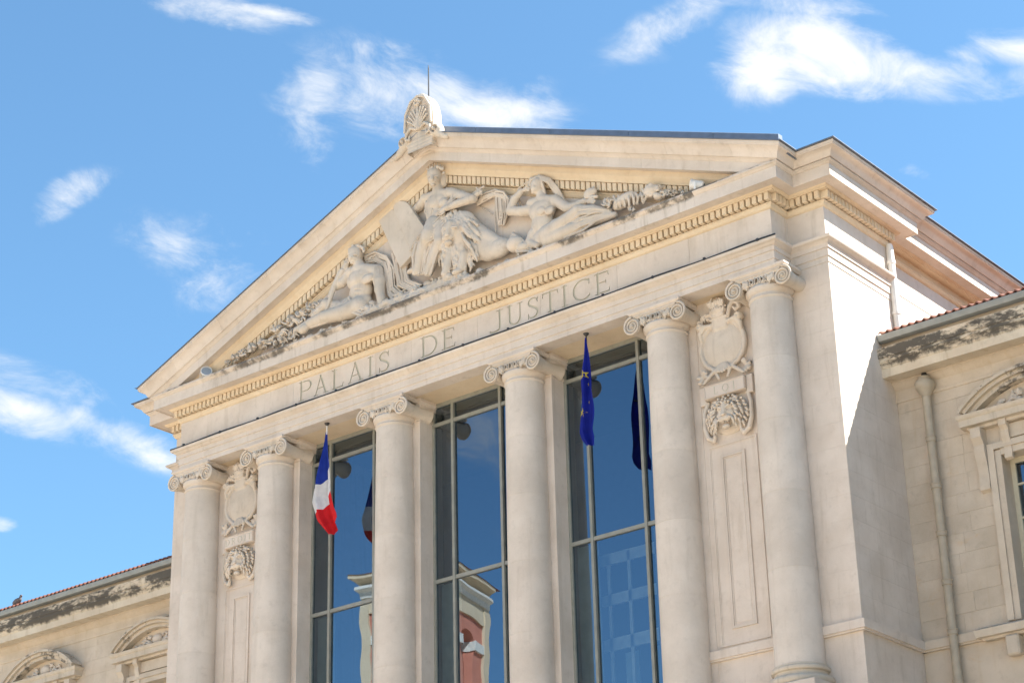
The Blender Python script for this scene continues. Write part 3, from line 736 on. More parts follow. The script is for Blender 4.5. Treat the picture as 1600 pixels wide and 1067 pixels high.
# ================================================================== pediment sculpture
class Fig:
    """collects strokes given in picture zooms (origin, scale) and carves them at the depth named"""
    def __init__(s, ou, ov, sc, k=.035): s.o = (ou, ov, sc); s.ops = []; s.late = []; s.k = k; s.pm = sc*71.0
    def p(s, a, b, y): return bp(s.o[0]+a/s.o[2], s.o[1]+b/s.o[2], y)
    def line(s, pts, k=None, op='+'):         # (a, b, depth, radius px)
        s.ops.append(('line', [(*s.p(a, b, y), r/s.pm) for a, b, y, r in pts], k, op)); return s
    def egg(s, a, b, y, ra, ry, rb, ang=0, k=None, op='+', yaw=0):
        s.ops.append(('egg', s.p(a, b, y), (ra/s.pm*1.15, ry, rb/s.pm), math.radians(ang), k, op, yaw)); return s
    def folds(s, A, B, n, r, k=.012, y0=0, wob=.0):  # n tubes morphing from polyline A to polyline B
        A = np.array(A, float); B = np.array(B, float)
        gap = np.hypot(*(A-B)[:, :2].T)/max(1, n-1)
        for i in range(n):
            t = i/(n-1) if n > 1 else 0; C = A*(1-t)+B*t
            C[:, :2] += rng.normal(0, wob*.6, C[:, :2].shape)
            rr = [max(4.5, min(r, g*.47)) for g in gap]
            s.line([(c[0], c[1], c[2]+.045, max(q*1.5, 8)) for c, q in zip(C, rr)], .03)
            s.late.append(('line', [(*s.p(c[0], c[1], c[2]-.012), q*(.8+.4*rng.random())/s.pm) for c, q in zip(C, rr)], .005, '+'))
        return s
    def build(s, name, m, parent, h=.018, smooth=0):
        s.ops += s.late
        lo = np.full(3, 9e9); hi = -lo
        for o in s.ops:
            if o[3 if o[0] == 'line' else 5] == '-': continue
            if o[0] == 'line':
                for q in o[1]: lo = np.minimum(lo, np.array(q[:3])-q[3]); hi = np.maximum(hi, np.array(q[:3])+q[3])
            else:
                R = max(o[2]); lo = np.minimum(lo, o[1]-R); hi = np.maximum(hi, o[1]+R)
        c = Clay(lo-.06, hi+.06, h, s.k)
        c.n[1] = max(4, min(c.n[1], int((FP+.12-c.lo[1])/h)+1)); c.V = np.full(c.n, 1.0, np.float32); c.ax[1] = c.ax[1][:c.n[1]]
        for o in s.ops:
            if o[0] == 'line': c.line(o[1], o[2], o[3])
            else: c.egg(o[1], o[2], o[3], o[4], o[5], o[6])
        return c.build(name, m, parent, smooth=smooth)
relief = tymp
def head(f, a, b, y, r, face, hair=True, k=.02, beard=False, tilt=0):
    """head with brow, nose, mouth, chin, ear and locks; face = -1..1 turn towards picture left/right"""
    f.egg(a, b, y, r*.80, r*.95/f.pm, r*1.06, tilt, k)                   # skull
    fa = a+face*r*.32
    f.egg(fa, b+r*.42, y-.3*r/f.pm, r*.58, r*.75/f.pm, r*.72, tilt, k)    # jaw
    yy = y-(.98-.25*abs(face))*r/f.pm
    nx = a+face*r*.78
    f.line([(nx, b-.02*r, yy+.0*r/f.pm, r*.10), (nx+face*r*.16, b+.36*r, yy-.16*r/f.pm, r*.13)], .008)  # nose
    for e in (-1, 1):
        ex = nx+e*r*.34
        f.egg(ex, b+.12*r, yy+.02, r*.17, .3*r/f.pm, r*.11, 0, .012, '-')
        f.line([(ex-r*.2, b-.04*r, yy+.01, r*.07), (ex+r*.2, b-.04*r, yy+.01, r*.07)], .012)   # brow
        f.egg(ex, b+.13*r, yy+.04, r*.10, .12*r/f.pm, r*.08, 0, .006)
    f.line([(nx-r*.2, b+.62*r, yy+.035, r*.06), (nx+r*.2, b+.62*r, yy+.035, r*.06)], .008)
    f.line([(nx-r*.2, b+.56*r, yy+.005, r*.025), (nx+r*.2, b+.56*r, yy+.005, r*.025)], .006, '-')
    f.egg(nx, b+.95*r, yy+.05, r*.22, .2*r/f.pm, r*.16, 0, .015)
    if hair:
        for i in range(26):
            t = math.pi*(.02+.96*rng.random()); q = rng.random()
            f.egg(a-face*r*.18+r*.86*math.cos(t), b-r*.30-r*.78*math.sin(t)*(.85+.2*q), y-(.55*q)*r/f.pm, r*.2, .16*r/f.pm, r*.17, rng.random()*180, .01)
    if beard:
        for i in range(16):
            f.egg(fa+r*(rng.random()-.5)*.8+face*r*.15, b+r*(.7+.6*rng.random()), y-(.5+.3*rng.random())*r/f.pm, r*.16, .14*r/f.pm, r*.2, rng.random()*60, .01)
def hand(f, a, b, y, r, da, db, n=4):
    """palm and fingers reaching along (da, db)"""
    L = math.hypot(da, db); da, db = da/L, db/L; pa, pb = -db, da
    f.egg(a, b, y, r*.8, r*.55/f.pm, r*.8, 0, .012)
    for i in range(n):
        q = (i-(n-1)/2)*.42*r; ln = r*(1.35-.18*abs(i-1.2))
        f.line([(a+da*r*.4+pa*q, b+db*r*.4+pb*q, y-.01, r*.23), (a+da*ln*.95+pa*q*1.05, b+db*ln*.95+pb*q*1.05, y-.02, r*.20), (a+da*ln*1.35+pa*q, b+db*ln*1.35+pb*q, y+.0, r*.16)], .006)
    f.line([(a-pa*r*.6, b-pb*r*.6, y-.02, r*.25), (a-pa*r*.85+da*r*.7, b-pb*r*.85+db*r*.7, y-.03, r*.18)], .006)
# --- seated woman (zoom 560,230 x5.333)
f = Fig(560, 230, 5.333)
head(f, 642, 245, -.22, 74, -.35)
for i in range(7): f.line([(575+22*i, 185-14*math.sin(i/6*math.pi), -.30, 9), (573+22*i, 150-16*math.sin(i/6*math.pi), -.28, 5)], .008)   # diadem
f.egg(715, 270, -.10, 34, .10, 75, 0, .02)
f.line([(655, 320, -.17, 42), (672, 400, -.15, 50)])
f.egg(668, 465, -.14, 108, .17, 95, -8); f.egg(650, 570, -.13, 84, .15, 90); f.egg(648, 655, -.14, 110, .18, 80)
f.line([(560, 430, -.12, 42), (670, 395, -.14, 46), (785, 385, -.13, 46)])
f.egg(625, 470, -.26, 40, .07, 40, 0, .02); f.egg(708, 462, -.26, 40, .07, 40, 0, .02)
f.line([(560, 435, -.10, 44), (505, 500, -.06, 38), (455, 540, -.05, 32), (435, 525, -.08, 28)])               # arm behind the tablets
f.line([(785, 388, -.13, 48), (870, 410, -.20, 42), (955, 432, -.26, 38)]); f.line([(955, 432, -.26, 36), (830, 470, -.33, 32), (730, 512, -.36, 24)]); hand(f, 705, 525, -.37, 32, -.8, .5)
f.folds([(735, 345, -.22, 9), (790, 400, -.26, 9), (740, 480, -.31, 8), (640, 560, -.29, 8)], [(760, 350, -.2, 9), (812, 425, -.26, 9), (700, 540, -.31, 8), (600, 600, -.27, 8)], 4, 9)
f.folds([(565, 450, -.18, 8), (560, 540, -.2, 8), (590, 620, -.25, 8)], [(610, 520, -.28, 8), (600, 580, -.27, 8), (640, 640, -.28, 8)], 5, 9, wob=4)
f.line([(640, 660, -.20, 88), (590, 730, -.38, 66), (575, 760, -.40, 60)]); f.line([(575, 760, -.38, 56), (530, 880, -.33, 48), (500, 1030, -.30, 42)])   # near leg
f.line([(700, 680, -.20, 80), (690, 790, -.34, 58), (640, 900, -.30, 46), (585, 1040, -.27, 40)])
f.folds([(720, 545, -.30, 12), (610, 640, -.40, 12), (500, 740, -.36, 12), (430, 850, -.25, 10)], [(740, 640, -.32, 12), (660, 740, -.44, 12), (560, 800, -.44, 12), (450, 900, -.26, 10)], 8, 13, wob=5)
f.folds([(480, 800, -.36, 12), (460, 920, -.36, 13), (455, 1060, -.33, 14)], [(690, 800, -.38, 12), (650, 920, -.36, 13), (610, 1060, -.33, 14)], 10, 13, wob=6)
f.egg(440, 1030, -.30, 40, .07, 20, 10, .02)
f.build('seated_woman', 'limestone_carved', relief, .014)
f = Fig(560, 230, 5.333)                      # sword hilt and scales cloth
f.line([(880, 440, -.22, 10), (1045, 330, -.22, 11)], .01); f.line([(985, 340, -.22, 9), (1030, 395, -.22, 9)], .01)
f.line([(950, 430, -.24, 22), (1000, 385, -.25, 22)], .01); hand(f, 1000, 385, -.25, 24, .8, -.5)
f.folds([(985, 440, -.10, 13), (1055, 385, -.16, 14), (1140, 358, -.18, 15), (1210, 372, -.17, 14), (1250, 430, -.12, 12)], [(990, 490, -.05, 12), (1060, 440, -.10, 13), (1135, 410, -.13, 13), (1190, 415, -.14, 13), (1225, 450, -.11, 12)], 5, 13, wob=4)
f.folds([(1150, 415, -.12, 10), (1158, 520, -.13, 10), (1165, 645, -.09, 8)], [(1248, 430, -.13, 10), (1240, 540, -.13, 10), (1215, 650, -.09, 8)], 6, 11, wob=4)
f.line([(1140, 430, -.04, 6), (1142, 740, -.04, 7)], .008); f.line([(980, 480, -.02, 5), (1120, 560, -.02, 5)], .008)
f.build('scales_drapery', 'limestone_carved', relief, .014)
# --- tablets of the law
def prism(pts, y0, y1, sc):
    n = len(pts); V = [tuple(sc.p(a, b, y0)) for a, b in pts]
    V += [(x, y1, z) for x, y, z in V]
    return V, [tuple(range(n)), tuple(n+i for i in range(n))]+[(i, (i+1) % n, n+(i+1) % n, n+i) for i in range(n)]
sc = Fig(560, 230, 5.333)
A = [(150, 572), (165, 545), (205, 522), (250, 512), (285, 515), (300, 540), (455, 890), (345, 1005)]
B = [(292, 540), (288, 500), (305, 465), (345, 447), (385, 452), (412, 470), (545, 665), (452, 890)]
for pts, y in ((A, -.20), (B, -.225)):
    V, F = prism(pts, y, y+.13, sc)
    me_o = obj('tablet', V, F, 'limestone_carved', relief); md = me_o.modifiers.new('edge', 'BEVEL'); md.width = .014; md.segments = 2
# --- lion
f = Fig(560, 230, 5.333, .03)
f.egg(1010, 830, -.13, 150, .17, 125, -14); f.egg(1110, 855, -.13, 110, .15, 95); f.line([(960, 660, -.13, 60), (1080, 750, -.12, 58), (1200, 805, -.11, 46)])
f.egg(850, 700, -.20, 150, .20, 175, -10); f.egg(840, 870, -.18, 120, .17, 150)
f.line([(770, 900, -.30, 44), (745, 1000, -.34, 36), (725, 1055, -.36, 36)]); f.line([(890, 900, -.27, 46), (860, 1010, -.30, 38)]); f.egg(820, 1040, -.36, 42, .08, 24)
f.egg(768, 690, -.38, 72, .14, 88); f.egg(745, 752, -.44, 46, .10, 40); f.line([(764, 640, -.475, 28), (742, 725, -.515, 24)], .02)
f.egg(738, 734, -.545, 20, .02, 12, 0, .008); f.line([(712, 780, -.53, 5), (738, 772, -.545, 5), (778, 780, -.51, 5)], .006, '-'); f.egg(748, 800, -.44, 34, .08, 18)
for ex in (726, 796): f.egg(ex, 690, -.51, 15, .03, 10, 0, .008, '-'); f.line([(ex-22, 670, -.485, 10), (ex+20, 664, -.485, 10)], .015)
for i in range(95):                           # mane locks over the mane mass: radiating, then falling
    t = rng.uniform(-2.5, 2.3); r0 = rng.uniform(72, 165); a, b = 795+r0*math.sin(t), 690-r0*math.cos(t)*1.02
    ln = rng.uniform(90, 170); da, db = math.sin(t)*.45+.1, -math.cos(t)*.35+.78
    y = -.40+.0012*(r0-70)
    f.late.append(('line', [(*f.p(a, b, y+.03), 12/f.pm), (*f.p(a+da*ln*.4+rng.normal(0, 7), b+db*ln*.4, y-.01), 14/f.pm), (*f.p(a+da*ln*.75+rng.normal(0, 9), b+db*ln*.75, y), 12/f.pm), (*f.p(a+da*ln+rng.normal(0, 10), b+db*ln, y+.03), 7/f.pm)], .007, '+'))
for i in range(48):                           # beard and chest locks
    a, b = rng.uniform(700, 960), rng.uniform(800, 960); ln = rng.uniform(60, 110); y = -.42+.0006*(a-720)
    f.late.append(('line', [(*f.p(a, b, y+.04), 11/f.pm), (*f.p(a+rng.normal(0, 10), b+ln*.5, y+.02), 13/f.pm), (*f.p(a+rng.normal(0, 14), b+ln, y+.05), 7/f.pm)], .007, '+'))
f.build('lion', 'limestone_carved', relief, .014)
# --- veiled woman (zoom 760,240 x4.444)
f = Fig(760, 240, 4.444)
head(f, 358, 222, -.20, 52, -.85, hair=False)
f.folds([(300, 235, -.16, 9), (312, 180, -.22, 9), (370, 152, -.24, 9), (440, 175, -.22, 9), (500, 240, -.14, 9), (545, 330, -.06, 8)], [(405, 280, -.16, 8), (392, 225, -.22, 8), (385, 190, -.26, 9), (425, 200, -.24, 9), (470, 265, -.16, 9), (520, 345, -.07, 8)], 6, 12)
f.line([(300, 200, -.12, 10), (260, 215, -.1, 9), (225, 245, -.09, 8), (215, 300, -.06, 9), (250, 370, -.05, 7)], .012)
f.line([(372, 265, -.17, 30), (392, 320, -.16, 38)])
f.egg(392, 395, -.16, 92, .18, 80); f.egg(390, 490, -.15, 74, .16, 90); f.egg(420, 580, -.15, 96, .18, 70)
f.line([(315, 350, -.13, 36), (395, 328, -.16, 40), (480, 325, -.14, 36)])
f.egg(378, 398, -.31, 30, .06, 30, 0, .02); f.egg(436, 396, -.30, 30, .06, 30, 0, .02)
f.line([(312, 392, -.14, 38), (245, 402, -.18, 34), (170, 400, -.20, 31)]); f.line([(165, 400, -.20, 30), (195, 320, -.20, 27), (245, 262, -.20, 20)]); hand(f, 272, 248, -.2, 22, .9, -.2)
f.line([(480, 328, -.14, 38), (560, 375, -.20, 34), (600, 378, -.24, 32)]); f.line([(600, 375, -.24, 30), (680, 335, -.26, 24)]); hand(f, 715, 330, -.26, 25, .9, .0)
f.line([(440, 570, -.20, 76), (560, 470, -.34, 50), (640, 400, -.36, 42)]); f.line([(640, 400, -.36, 42), (740, 395, -.28, 34), (850, 405, -.2, 24)])
f.line([(450, 600, -.22, 64), (600, 530, -.34, 46), (700, 480, -.30, 38), (840, 440, -.22, 26), (890, 425, -.22, 20)])
f.folds([(455, 470, -.28, 9), (470, 540, -.33, 9), (500, 610, -.3, 9)], [(500, 450, -.28, 9), (530, 500, -.38, 9), (560, 570, -.36, 9)], 6, 9, wob=4)
f.folds([(520, 480, -.36, 9), (640, 395, -.44, 9), (760, 375, -.34, 8), (860, 395, -.24, 7)], [(540, 590, -.38, 9), (660, 530, -.42, 9), (760, 480, -.32, 8), (870, 430, -.24, 7)], 9, 9, wob=6)
f.line([(330, 560, -.16, 40), (300, 620, -.2, 30), (350, 640, -.28, 20)])
f.folds([(190, 560, -.1, 10), (240, 600, -.2, 12), (320, 650, -.25, 9)], [(150, 640, -.2, 10), (220, 680, -.27, 12), (300, 680, -.28, 9)], 5, 16, wob=6)
f.build('veiled_woman', 'limestone_carved', relief, .014)
f = Fig(760, 240, 4.444)                      # mask in her hand
f.egg(722, 278, -.22, 44, .10, 36, 10); f.line([(690, 305, -.26, 12), (765, 300, -.26, 12)], .012); f.line([(745, 245, -.2, 10), (748, 232, -.2, 6)], .01)
f.build('mask', 'limestone_carved', relief, .015)
f = Fig(760, 240, 4.444)                      # globe and cloth by the lion
f.egg(205, 632, -.22, 58, .18, 56); f.egg(270, 655, -.2, 50, .15, 36)
f.egg(90, 660, -.15, 90, .15, 70); f.build('globe', 'limestone_carved', relief, .018)
f = Fig(760, 240, 4.444)                      # cuirass, ram head and leaves running into the angle
f.egg(960, 330, -.18, 80, .15, 42, 18); f.folds([(890, 305, -.26, 7), (900, 340, -.31, 7), (905, 378, -.27, 7)], [(1070, 268, -.27, 7), (1085, 295, -.32, 7), (1085, 335, -.28, 7)], 7, 7, wob=5)
f.line([(1085, 250, -.26, 9), (1110, 300, -.28, 9), (1090, 345, -.26, 8)], .01)
f.egg(1150, 262, -.24, 46, .14, 42); f.egg(1195, 300, -.26, 30, .1, 24, -20); f.egg(1195, 240, -.2, 24, .08, 22)
for i in range(16): t = rng.random()*6.3; f.egg(1150+40*math.cos(t), 255+36*math.sin(t), -.33+.05*rng.random(), 15, .04, 13, 0, .008)
f.build('ram_head', 'limestone_carved', relief, .016)
# --- reclining man (zoom 320,350 x4.444)
f = Fig(320, 350, 4.444)
head(f, 1048, 212, -.20, 60, -.55, beard=False)
f.line([(1065, 270, -.17, 38), (1085, 320, -.16, 46)])
f.egg(1085, 385, -.17, 108, .19, 82); f.egg(1085, 470, -.16, 88, .17, 90); f.egg(1080, 550, -.16, 92, .17, 66)
f.line([(1005, 345, -.15, 42), (1090, 318, -.16, 46), (1190, 325, -.14, 46)])
f.egg(1050, 385, -.31, 46, .06, 34, 0, .02); f.egg(1130, 380, -.31, 46, .06, 34, 0, .02); f.line([(1090, 420, -.335, 8), (1088, 540, -.33, 9)], .02, '-')
for q in range(3): f.line([(1045, 455+34*q, -.325, 6), (1135, 450+34*q, -.325, 6)], .02, '-')
f.line([(1195, 330, -.14, 48), (1212, 400, -.18, 42), (1215, 455, -.2, 38)]); f.line([(1215, 455, -.2, 36), (1225, 520, -.24, 30), (1225, 560, -.27, 24)]); hand(f, 1225, 580, -.29, 26, -.2, 1)
f.line([(1000, 350, -.15, 42), (950, 410, -.24, 36), (915, 430, -.27, 32)]); f.line([(915, 430, -.27, 30), (945, 350, -.27, 26), (985, 280, -.26, 18)]); hand(f, 985, 275, -.26, 21, .2, -1)
f.line([(1080, 580, -.20, 80), (960, 620, -.34, 56), (830, 650, -.36, 48)]); f.line([(830, 650, -.36, 46), (740, 690, -.30, 38), (640, 740, -.25, 28)])
f.line([(1080, 600, -.16, 66), (930, 585, -.22, 50), (850, 560, -.24, 44), (770, 640, -.2, 36)])
f.egg(690, 728, -.36, 44, .1, 34, 15, .02)
f.folds([(960, 530, -.30, 9), (975, 600, -.40, 10), (1080, 640, -.36, 10), (1160, 590, -.3, 9)], [(1000, 510, -.30, 9), (1030, 560, -.36, 10), (1090, 580, -.34, 10), (1160, 560, -.28, 9)], 6, 11, wob=4)
f.folds([(940, 560, -.34, 9), (920, 640, -.42, 9), (830, 690, -.38, 8), (700, 740, -.30, 7)], [(930, 540, -.30, 9), (870, 590, -.40, 9), (800, 640, -.38, 8), (700, 700, -.30, 7)], 6, 10, wob=5)
f.build('reclining_man', 'limestone_carved', relief, .014)
f = Fig(320, 350, 4.444)                      # billowing cloak behind him
f.folds([(1105, 225, -.05, 11), (1180, 192, -.08, 13), (1270, 225, -.10, 14), (1305, 310, -.09, 14), (1318, 430, -.10, 13), (1400, 500, -.12, 12)], [(1120, 290, -.03, 11), (1190, 262, -.05, 13), (1245, 300, -.06, 13), (1262, 400, -.07, 13), (1275, 500, -.12, 12), (1310, 530, -.2, 11)], 8, 15, wob=5)
f.folds([(1310, 200, -.06, 11), (1330, 330, -.10, 13), (1340, 420, -.12, 12), (1450, 470, -.16, 11)], [(1400, 230, -.04, 11), (1400, 330, -.08, 13), (1420, 400, -.1, 12), (1500, 430, -.16, 11)], 5, 15, wob=5)
f.build('cloak', 'limestone_carved', relief, .014)
f = Fig(320, 350, 4.444)                      # rolled charter leaning on his knee
f.line([(955, 325, -.30, 20), (900, 440, -.34, 17), (835, 620, -.42, 12)], .012); f.line([(930, 335, -.33, 10), (860, 500, -.4, 9)], .008)
f.build('charter', 'limestone_carved', relief, .015)
# --- trophies and foliage running down into the angles
def trophies(pts, name, ou, ov, scl):
    for (a, b, r) in pts:
        f = Fig(ou, ov, scl, .02)
        f.egg(a, b, -.14, r*.9, .13, r*.75, rng.random()*90)
        for i in range(15):                    # curling leaves round a boss
            t = rng.random()*6.28; q = r*(.5+.6*rng.random()); y = -.20-.10*rng.random()
            f.line([(a+.25*q*math.cos(t), b+.25*q*math.sin(t), y, r*.13), (a+.8*q*math.cos(t), b+.75*q*math.sin(t), y-.05, r*.19), (a+1.3*q*math.cos(t+.35), b+1.1*q*math.sin(t+.35), y-.01, r*.13), (a+1.5*q*math.cos(t+.7), b+1.25*q*math.sin(t+.7), y+.05, r*.06)], .005)
        f.build(name, 'limestone_carved', relief, .0145)
trophies([(815, 560, 42), (745, 590, 44), (672, 640, 42), (600, 675, 46), (520, 740, 44)], 'trophy', 320, 350, 4.444)
trophies([(610, 770, 34), (545, 800, 34), (470, 815, 38), (400, 835, 38), (330, 860, 36), (268, 895, 32), (215, 930, 28), (165, 965, 20)], 'leaf_spray', 320, 350, 4.444)
trophies([(845, 345, 34), (1010, 385, 22), (1225, 285, 28), (1265, 278, 26), (1310, 278, 22), (1360, 268, 16)], 'leaf_spray', 760, 240, 4.444)
# rocky ground under the figures, standing on the ledge
for xa, xb, n, hh in ((-4.7, -2.0, 150, .12), (-2.0, .9, 260, .34), (.9, 3.9, 130, .09)):
    c = Clay((xa-.2, FP-.50, 2.05), (xb+.2, FP+.06, 2.75), .0155, .02)
    for i in range(n):
        x = rng.uniform(xa, xb); y = FP-.08-.26*rng.random()**.8; z = 2.13+hh*rng.random()*(1.2 if y > FP-.22 else .75); r = rng.uniform(.04, .11)
        c.egg((x, y, z), (r*1.3, r, r*rng.uniform(.5, 1)), rng.normal()*.6, .010)
        if i % 3 == 0: c.line([(x, y-.03, z, .02), (x+.05*rng.normal(), y-.07, z+.05+.03*rng.normal(), .022), (x+.09*rng.normal(), y-.05, z+.08, .008)], .004)
    c.slab(((xa+xb)/2, FP-.20, 2.12+hh*.3), ((xb-xa)/2, .17, .05+hh*.3), 0, .03, .03)
    c.build('rocky_ground', 'limestone_carved', relief)
# ---- acroterion on the apex
c = Clay((-.8, -1.02, 5.45), (.8, -.35, 6.9), .0115, .012)
prof = [(5.42, .34), (5.85, .40), (6.1, .40), (6.3, .385), (6.5, .33), (6.65, .24), (6.74, .14), (6.79, .04)]
for (z0, w0), (z1, w1) in zip(prof[:-1], prof[1:]):
    for q in range(5):
        z = z0+(z1-z0)*q/5; w = w0+(w1-w0)*q/5
        c.slab((0, -.60, z), (w, .14, .06), 0, .02, .03)
for s in (-1, 1):
    for q in range(4):
        t = q/3; a0 = .22+.98*t
        c.line([(s*.03, -.78, 5.98, .02), (s*(.03+.13*t), -.80, 6.12+.10*(1-t), .022), (s*(.06+.23*math.sin(a0)), -.82, 6.02+.44*math.cos(a0*.95), .024), (s*(.03+.20*math.sin(a0)), -.80, 6.02+.35*math.cos(a0), .014)], .004)
    c.line([(s*.06, -.78, 5.95, .035), (s*.2, -.80, 6.02, .035), (s*.33, -.80, 5.92, .035), (s*.35, -.8, 5.78, .03), (s*.25, -.8, 5.74, .028), (s*.24, -.8, 5.83, .022)], .01)
    c.egg((s*.46, -.68, 5.78), (.16, .16, .16), 0, .02); c.egg((s*.46, -.8, 5.78), (.09, .1, .09), 0, .01, '-'); c.egg((s*.46, -.78, 5.78), (.04, .08, .04), 0, .01)
    c.line([(s*.5, -.68, 5.7, .10), (s*.62, -.68, 5.6, .08), (s*.74, -.68, 5.52, .06)], .02)
    c.line([(s*.38, -.80, 5.99, .03), (s*.355, -.80, 6.4, .03), (s*.2, -.80, 6.68, .03), (0, -.80, 6.76, .03)], .01)
for i in range(6): t = i*math.pi/3; c.egg((.065*math.cos(t), -.82, 6.60+.065*math.sin(t)), (.035, .05, .035), 0, .004)
c.egg((0, -.80, 6.62), (.025, .05, .025), 0, .004); c.line([(0, -.79, 5.95, .05), (0, -.8, 6.5, .025)], .01)
c.build('acroterion', 'limestone_carved', house)
# ---- cartouches with shield, name plate and lion mask
def cartouche(cx, word):
    root = empty('cartouche', house); Y = SY+.003
    def C_(x0, x1, z0, z1, h=.0135, k=.014): return Clay((cx+x0, Y-.45, z0), (cx+x1, Y+.04, z1), h, k)
    c = C_(-.68, .62, -1.48, .02)                                          # shield with rolled edge
    c.egg((cx, Y-.02, -.76), (.52, .15, .52), 0, .02)
    n = 40
    for i in range(n):
        a0, a1 = 2*math.pi*i/n, 2*math.pi*(i+1)/n
        if .40 < ((i+.5)/n+.75) % 1 < .60 and False: continue
        R = lambda a: (cx+.50*math.cos(a), Y-.10, -.76+.50*math.sin(a), .046)
        c.line([R(a0), R(a1)], .01)
    c.slab((cx-.02, Y-.06, -.30), (.17, .11, .13), 0, .04, .05); c.line([(cx-.2, Y-.14, -.19, .028), (cx-.02, Y-.17, -.18, .03), (cx+.16, Y-.14, -.19, .028)], .01)
    for s in (-1, 1):
        c.line([(cx+s*.2, Y-.12, -.3, .05), (cx+s*.34, Y-.16, -.30, .05), (cx+s*.46, Y-.16, -.42, .05), (cx+s*.46, Y-.14, -.54, .04)], .01)
        c.egg((cx+s*.44, Y-.14, -.28), (.09, .12, .09), 0, .01); c.egg((cx+s*.44, Y-.27, -.28), (.04, .05, .04), 0, .008, '-')
        c.line([(cx+s*.16, Y-.12, -1.22, .04), (cx+s*.34, Y-.15, -1.36, .04), (cx+s*.46, Y-.15, -1.46, .03)], .01)
        c.line([(cx+s*.28, Y-.12, -1.16, .035), (cx+s*.16, Y-.15, -1.30, .035), (cx+s*.10, Y-.15, -1.44, .03)], .01)
        for q in range(7):
            t = rng.random()*6.28; c.line([(cx+s*.5, Y-.05, -1.30, .05), (cx+s*.5+.11*math.cos(t), Y-.12, -1.30+.12*math.sin(t), .035)], .008)
    for q in range(7): c.line([(cx+(q-3)*.025, Y-.13, -1.16, .03), (cx+(q-3)*.06, Y-.18, -1.33+.015*abs(q-3), .028)], .006)
    c.build('shield', 'limestone_carved', root)
    c = C_(-.56, .56, -.36, .30, .012)                                     # flaming urn, ribbon and leaf sprig
    c.slab((cx-.03, Y-.08, -.13), (.15, .12, .045), 0, .02); c.egg((cx-.03, Y-.09, -.04), (.19, .15, .085), 0, .012); c.line([(cx-.2, Y-.13, .03, .026), (cx-.03, Y-.2, .03, .026), (cx+.14, Y-.13, .03, .026)], .008)
    for q in range(7): c.line([(cx-.03+(q-3)*.045, Y-.20+.012*abs(q-3), -.11, .014), (cx-.03+(q-3)*.052, Y-.235+.014*abs(q-3), .0, .017)], .004)
    for q in range(26):                                                     # flames
        x = (rng.random()-.5)*.30; y = Y-.10-.09*rng.random(); zt = .25-.5*abs(x)*rng.random()-.04*rng.random()
        c.line([(cx-.03+x, y, .05, .032), (cx-.03+x*1.15+.02*rng.normal(), y-.03, .05+(zt-.05)*.5, .030), (cx-.03+x*.7+.02*rng.normal(), y, zt, .010)], .005)
    c.line([(cx+.13, Y-.06, -.30, .035), (cx+.20, Y-.13, -.14, .04), (cx+.26, Y-.16, -.02, .045), (cx+.33, Y-.15, .06, .05), (cx+.42, Y-.13, .03, .05), (cx+.44, Y-.11, -.07, .045), (cx+.37, Y-.12, -.12, .035), (cx+.32, Y-.13, -.06, .028)], .008)
    for q in range(30):                                                     # leaf sprig on the other side
        t = rng.random(); x0_, z0_ = cx-.20-.26*t, -.12+.10*math.sin(t*2.2)-.10*t; aa = rng.uniform(1.2, 4.6)
        c.line([(x0_, Y-.06, z0_, .028), (x0_+.06*math.cos(aa), Y-.12, z0_+.06*math.sin(aa), .024), (x0_+.10*math.cos(aa+.4), Y-.09, z0_+.10*math.sin(aa+.4), .008)], .004)
    c.build('urn', 'limestone_carved', root)
    # name plate
    V, F = join(cbox(cx-.46, cx+.46, Y-.16, Y+.0, -1.79, -1.52, .008)); obj('name_plate', V, F, 'limestone', root)
    for s in (-1, 1): V, F = cbox(*sorted((cx+s*.462, cx+s*.60)), Y-.10, Y, -1.87, -1.50, .01); obj('plate_end', V, F, 'limestone', root)
    V, F = frame(cx-.45, cx+.45, -1.785, -1.525, .016, Y-.172, Y-.1605); obj('plate_border', V, F, 'limestone', root)
    ws = [glyph2d(ch)[1]*.15 for ch in word]; gap = .07 if len(word) > 3 else .10; tot = sum(ws)+gap*(len(word)-1); x = cx-tot/2
    for ch, w in zip(word, ws):
        lv, lf = letter_mesh(ch, w, .15, .008, .006); obj('letter', lv+np.array((x, Y-.1605, -1.732)), lf, 'letter_stone', root, fix=False); x += w+gap
    # lion mask
    c = C_(-.60, .60, -2.74, -1.80, .0115)
    c.egg((cx, Y-.0, -2.18), (.44, .10, .38), 0, .03)                      # mane mass
    for s in (-1, 1):
        for ring, (r0, m_) in enumerate(((.40, 11), (.31, 10), (.23, 8))):
            for q in range(m_):
                t = .12+2.5*(q+.3*rng.random())/m_; a, b = cx+s*r0*math.sin(t), -2.16+r0*math.cos(t)*.85; ln = .15+.06*rng.random(); y = Y-.10-.055*ring
                da, db = s*math.sin(t)*.55, math.cos(t)*.55-.55
                c.line([(a, y, b, .022), (a+da*ln*.4+.012*rng.normal(), y-.035, b+db*ln*.4, .027), (a+da*ln*.8-s*.015, y-.02, b+db*ln*.8, .022), (a+da*ln-s*.045, y, max(-2.64, b+db*ln), .012)], .004)
        c.line([(cx+s*.46, Y-.04, -1.84, .05), (cx+s*.53, Y-.08, -2.05, .04), (cx+s*.53, Y-.09, -2.35, .045), (cx+s*.46, Y-.09, -2.56, .05), (cx+s*.34, Y-.09, -2.64, .045), (cx+s*.30, Y-.12, -2.57, .035)], .008)
    c.egg((cx, Y-.10, -2.13), (.20, .14, .22), 0, .02)                      # skull
    c.line([(cx, Y-.20, -2.02, .055), (cx, Y-.245, -2.21, .05)], .02); c.egg((cx, Y-.285, -2.235), (.06, .02, .028), 0, .008)
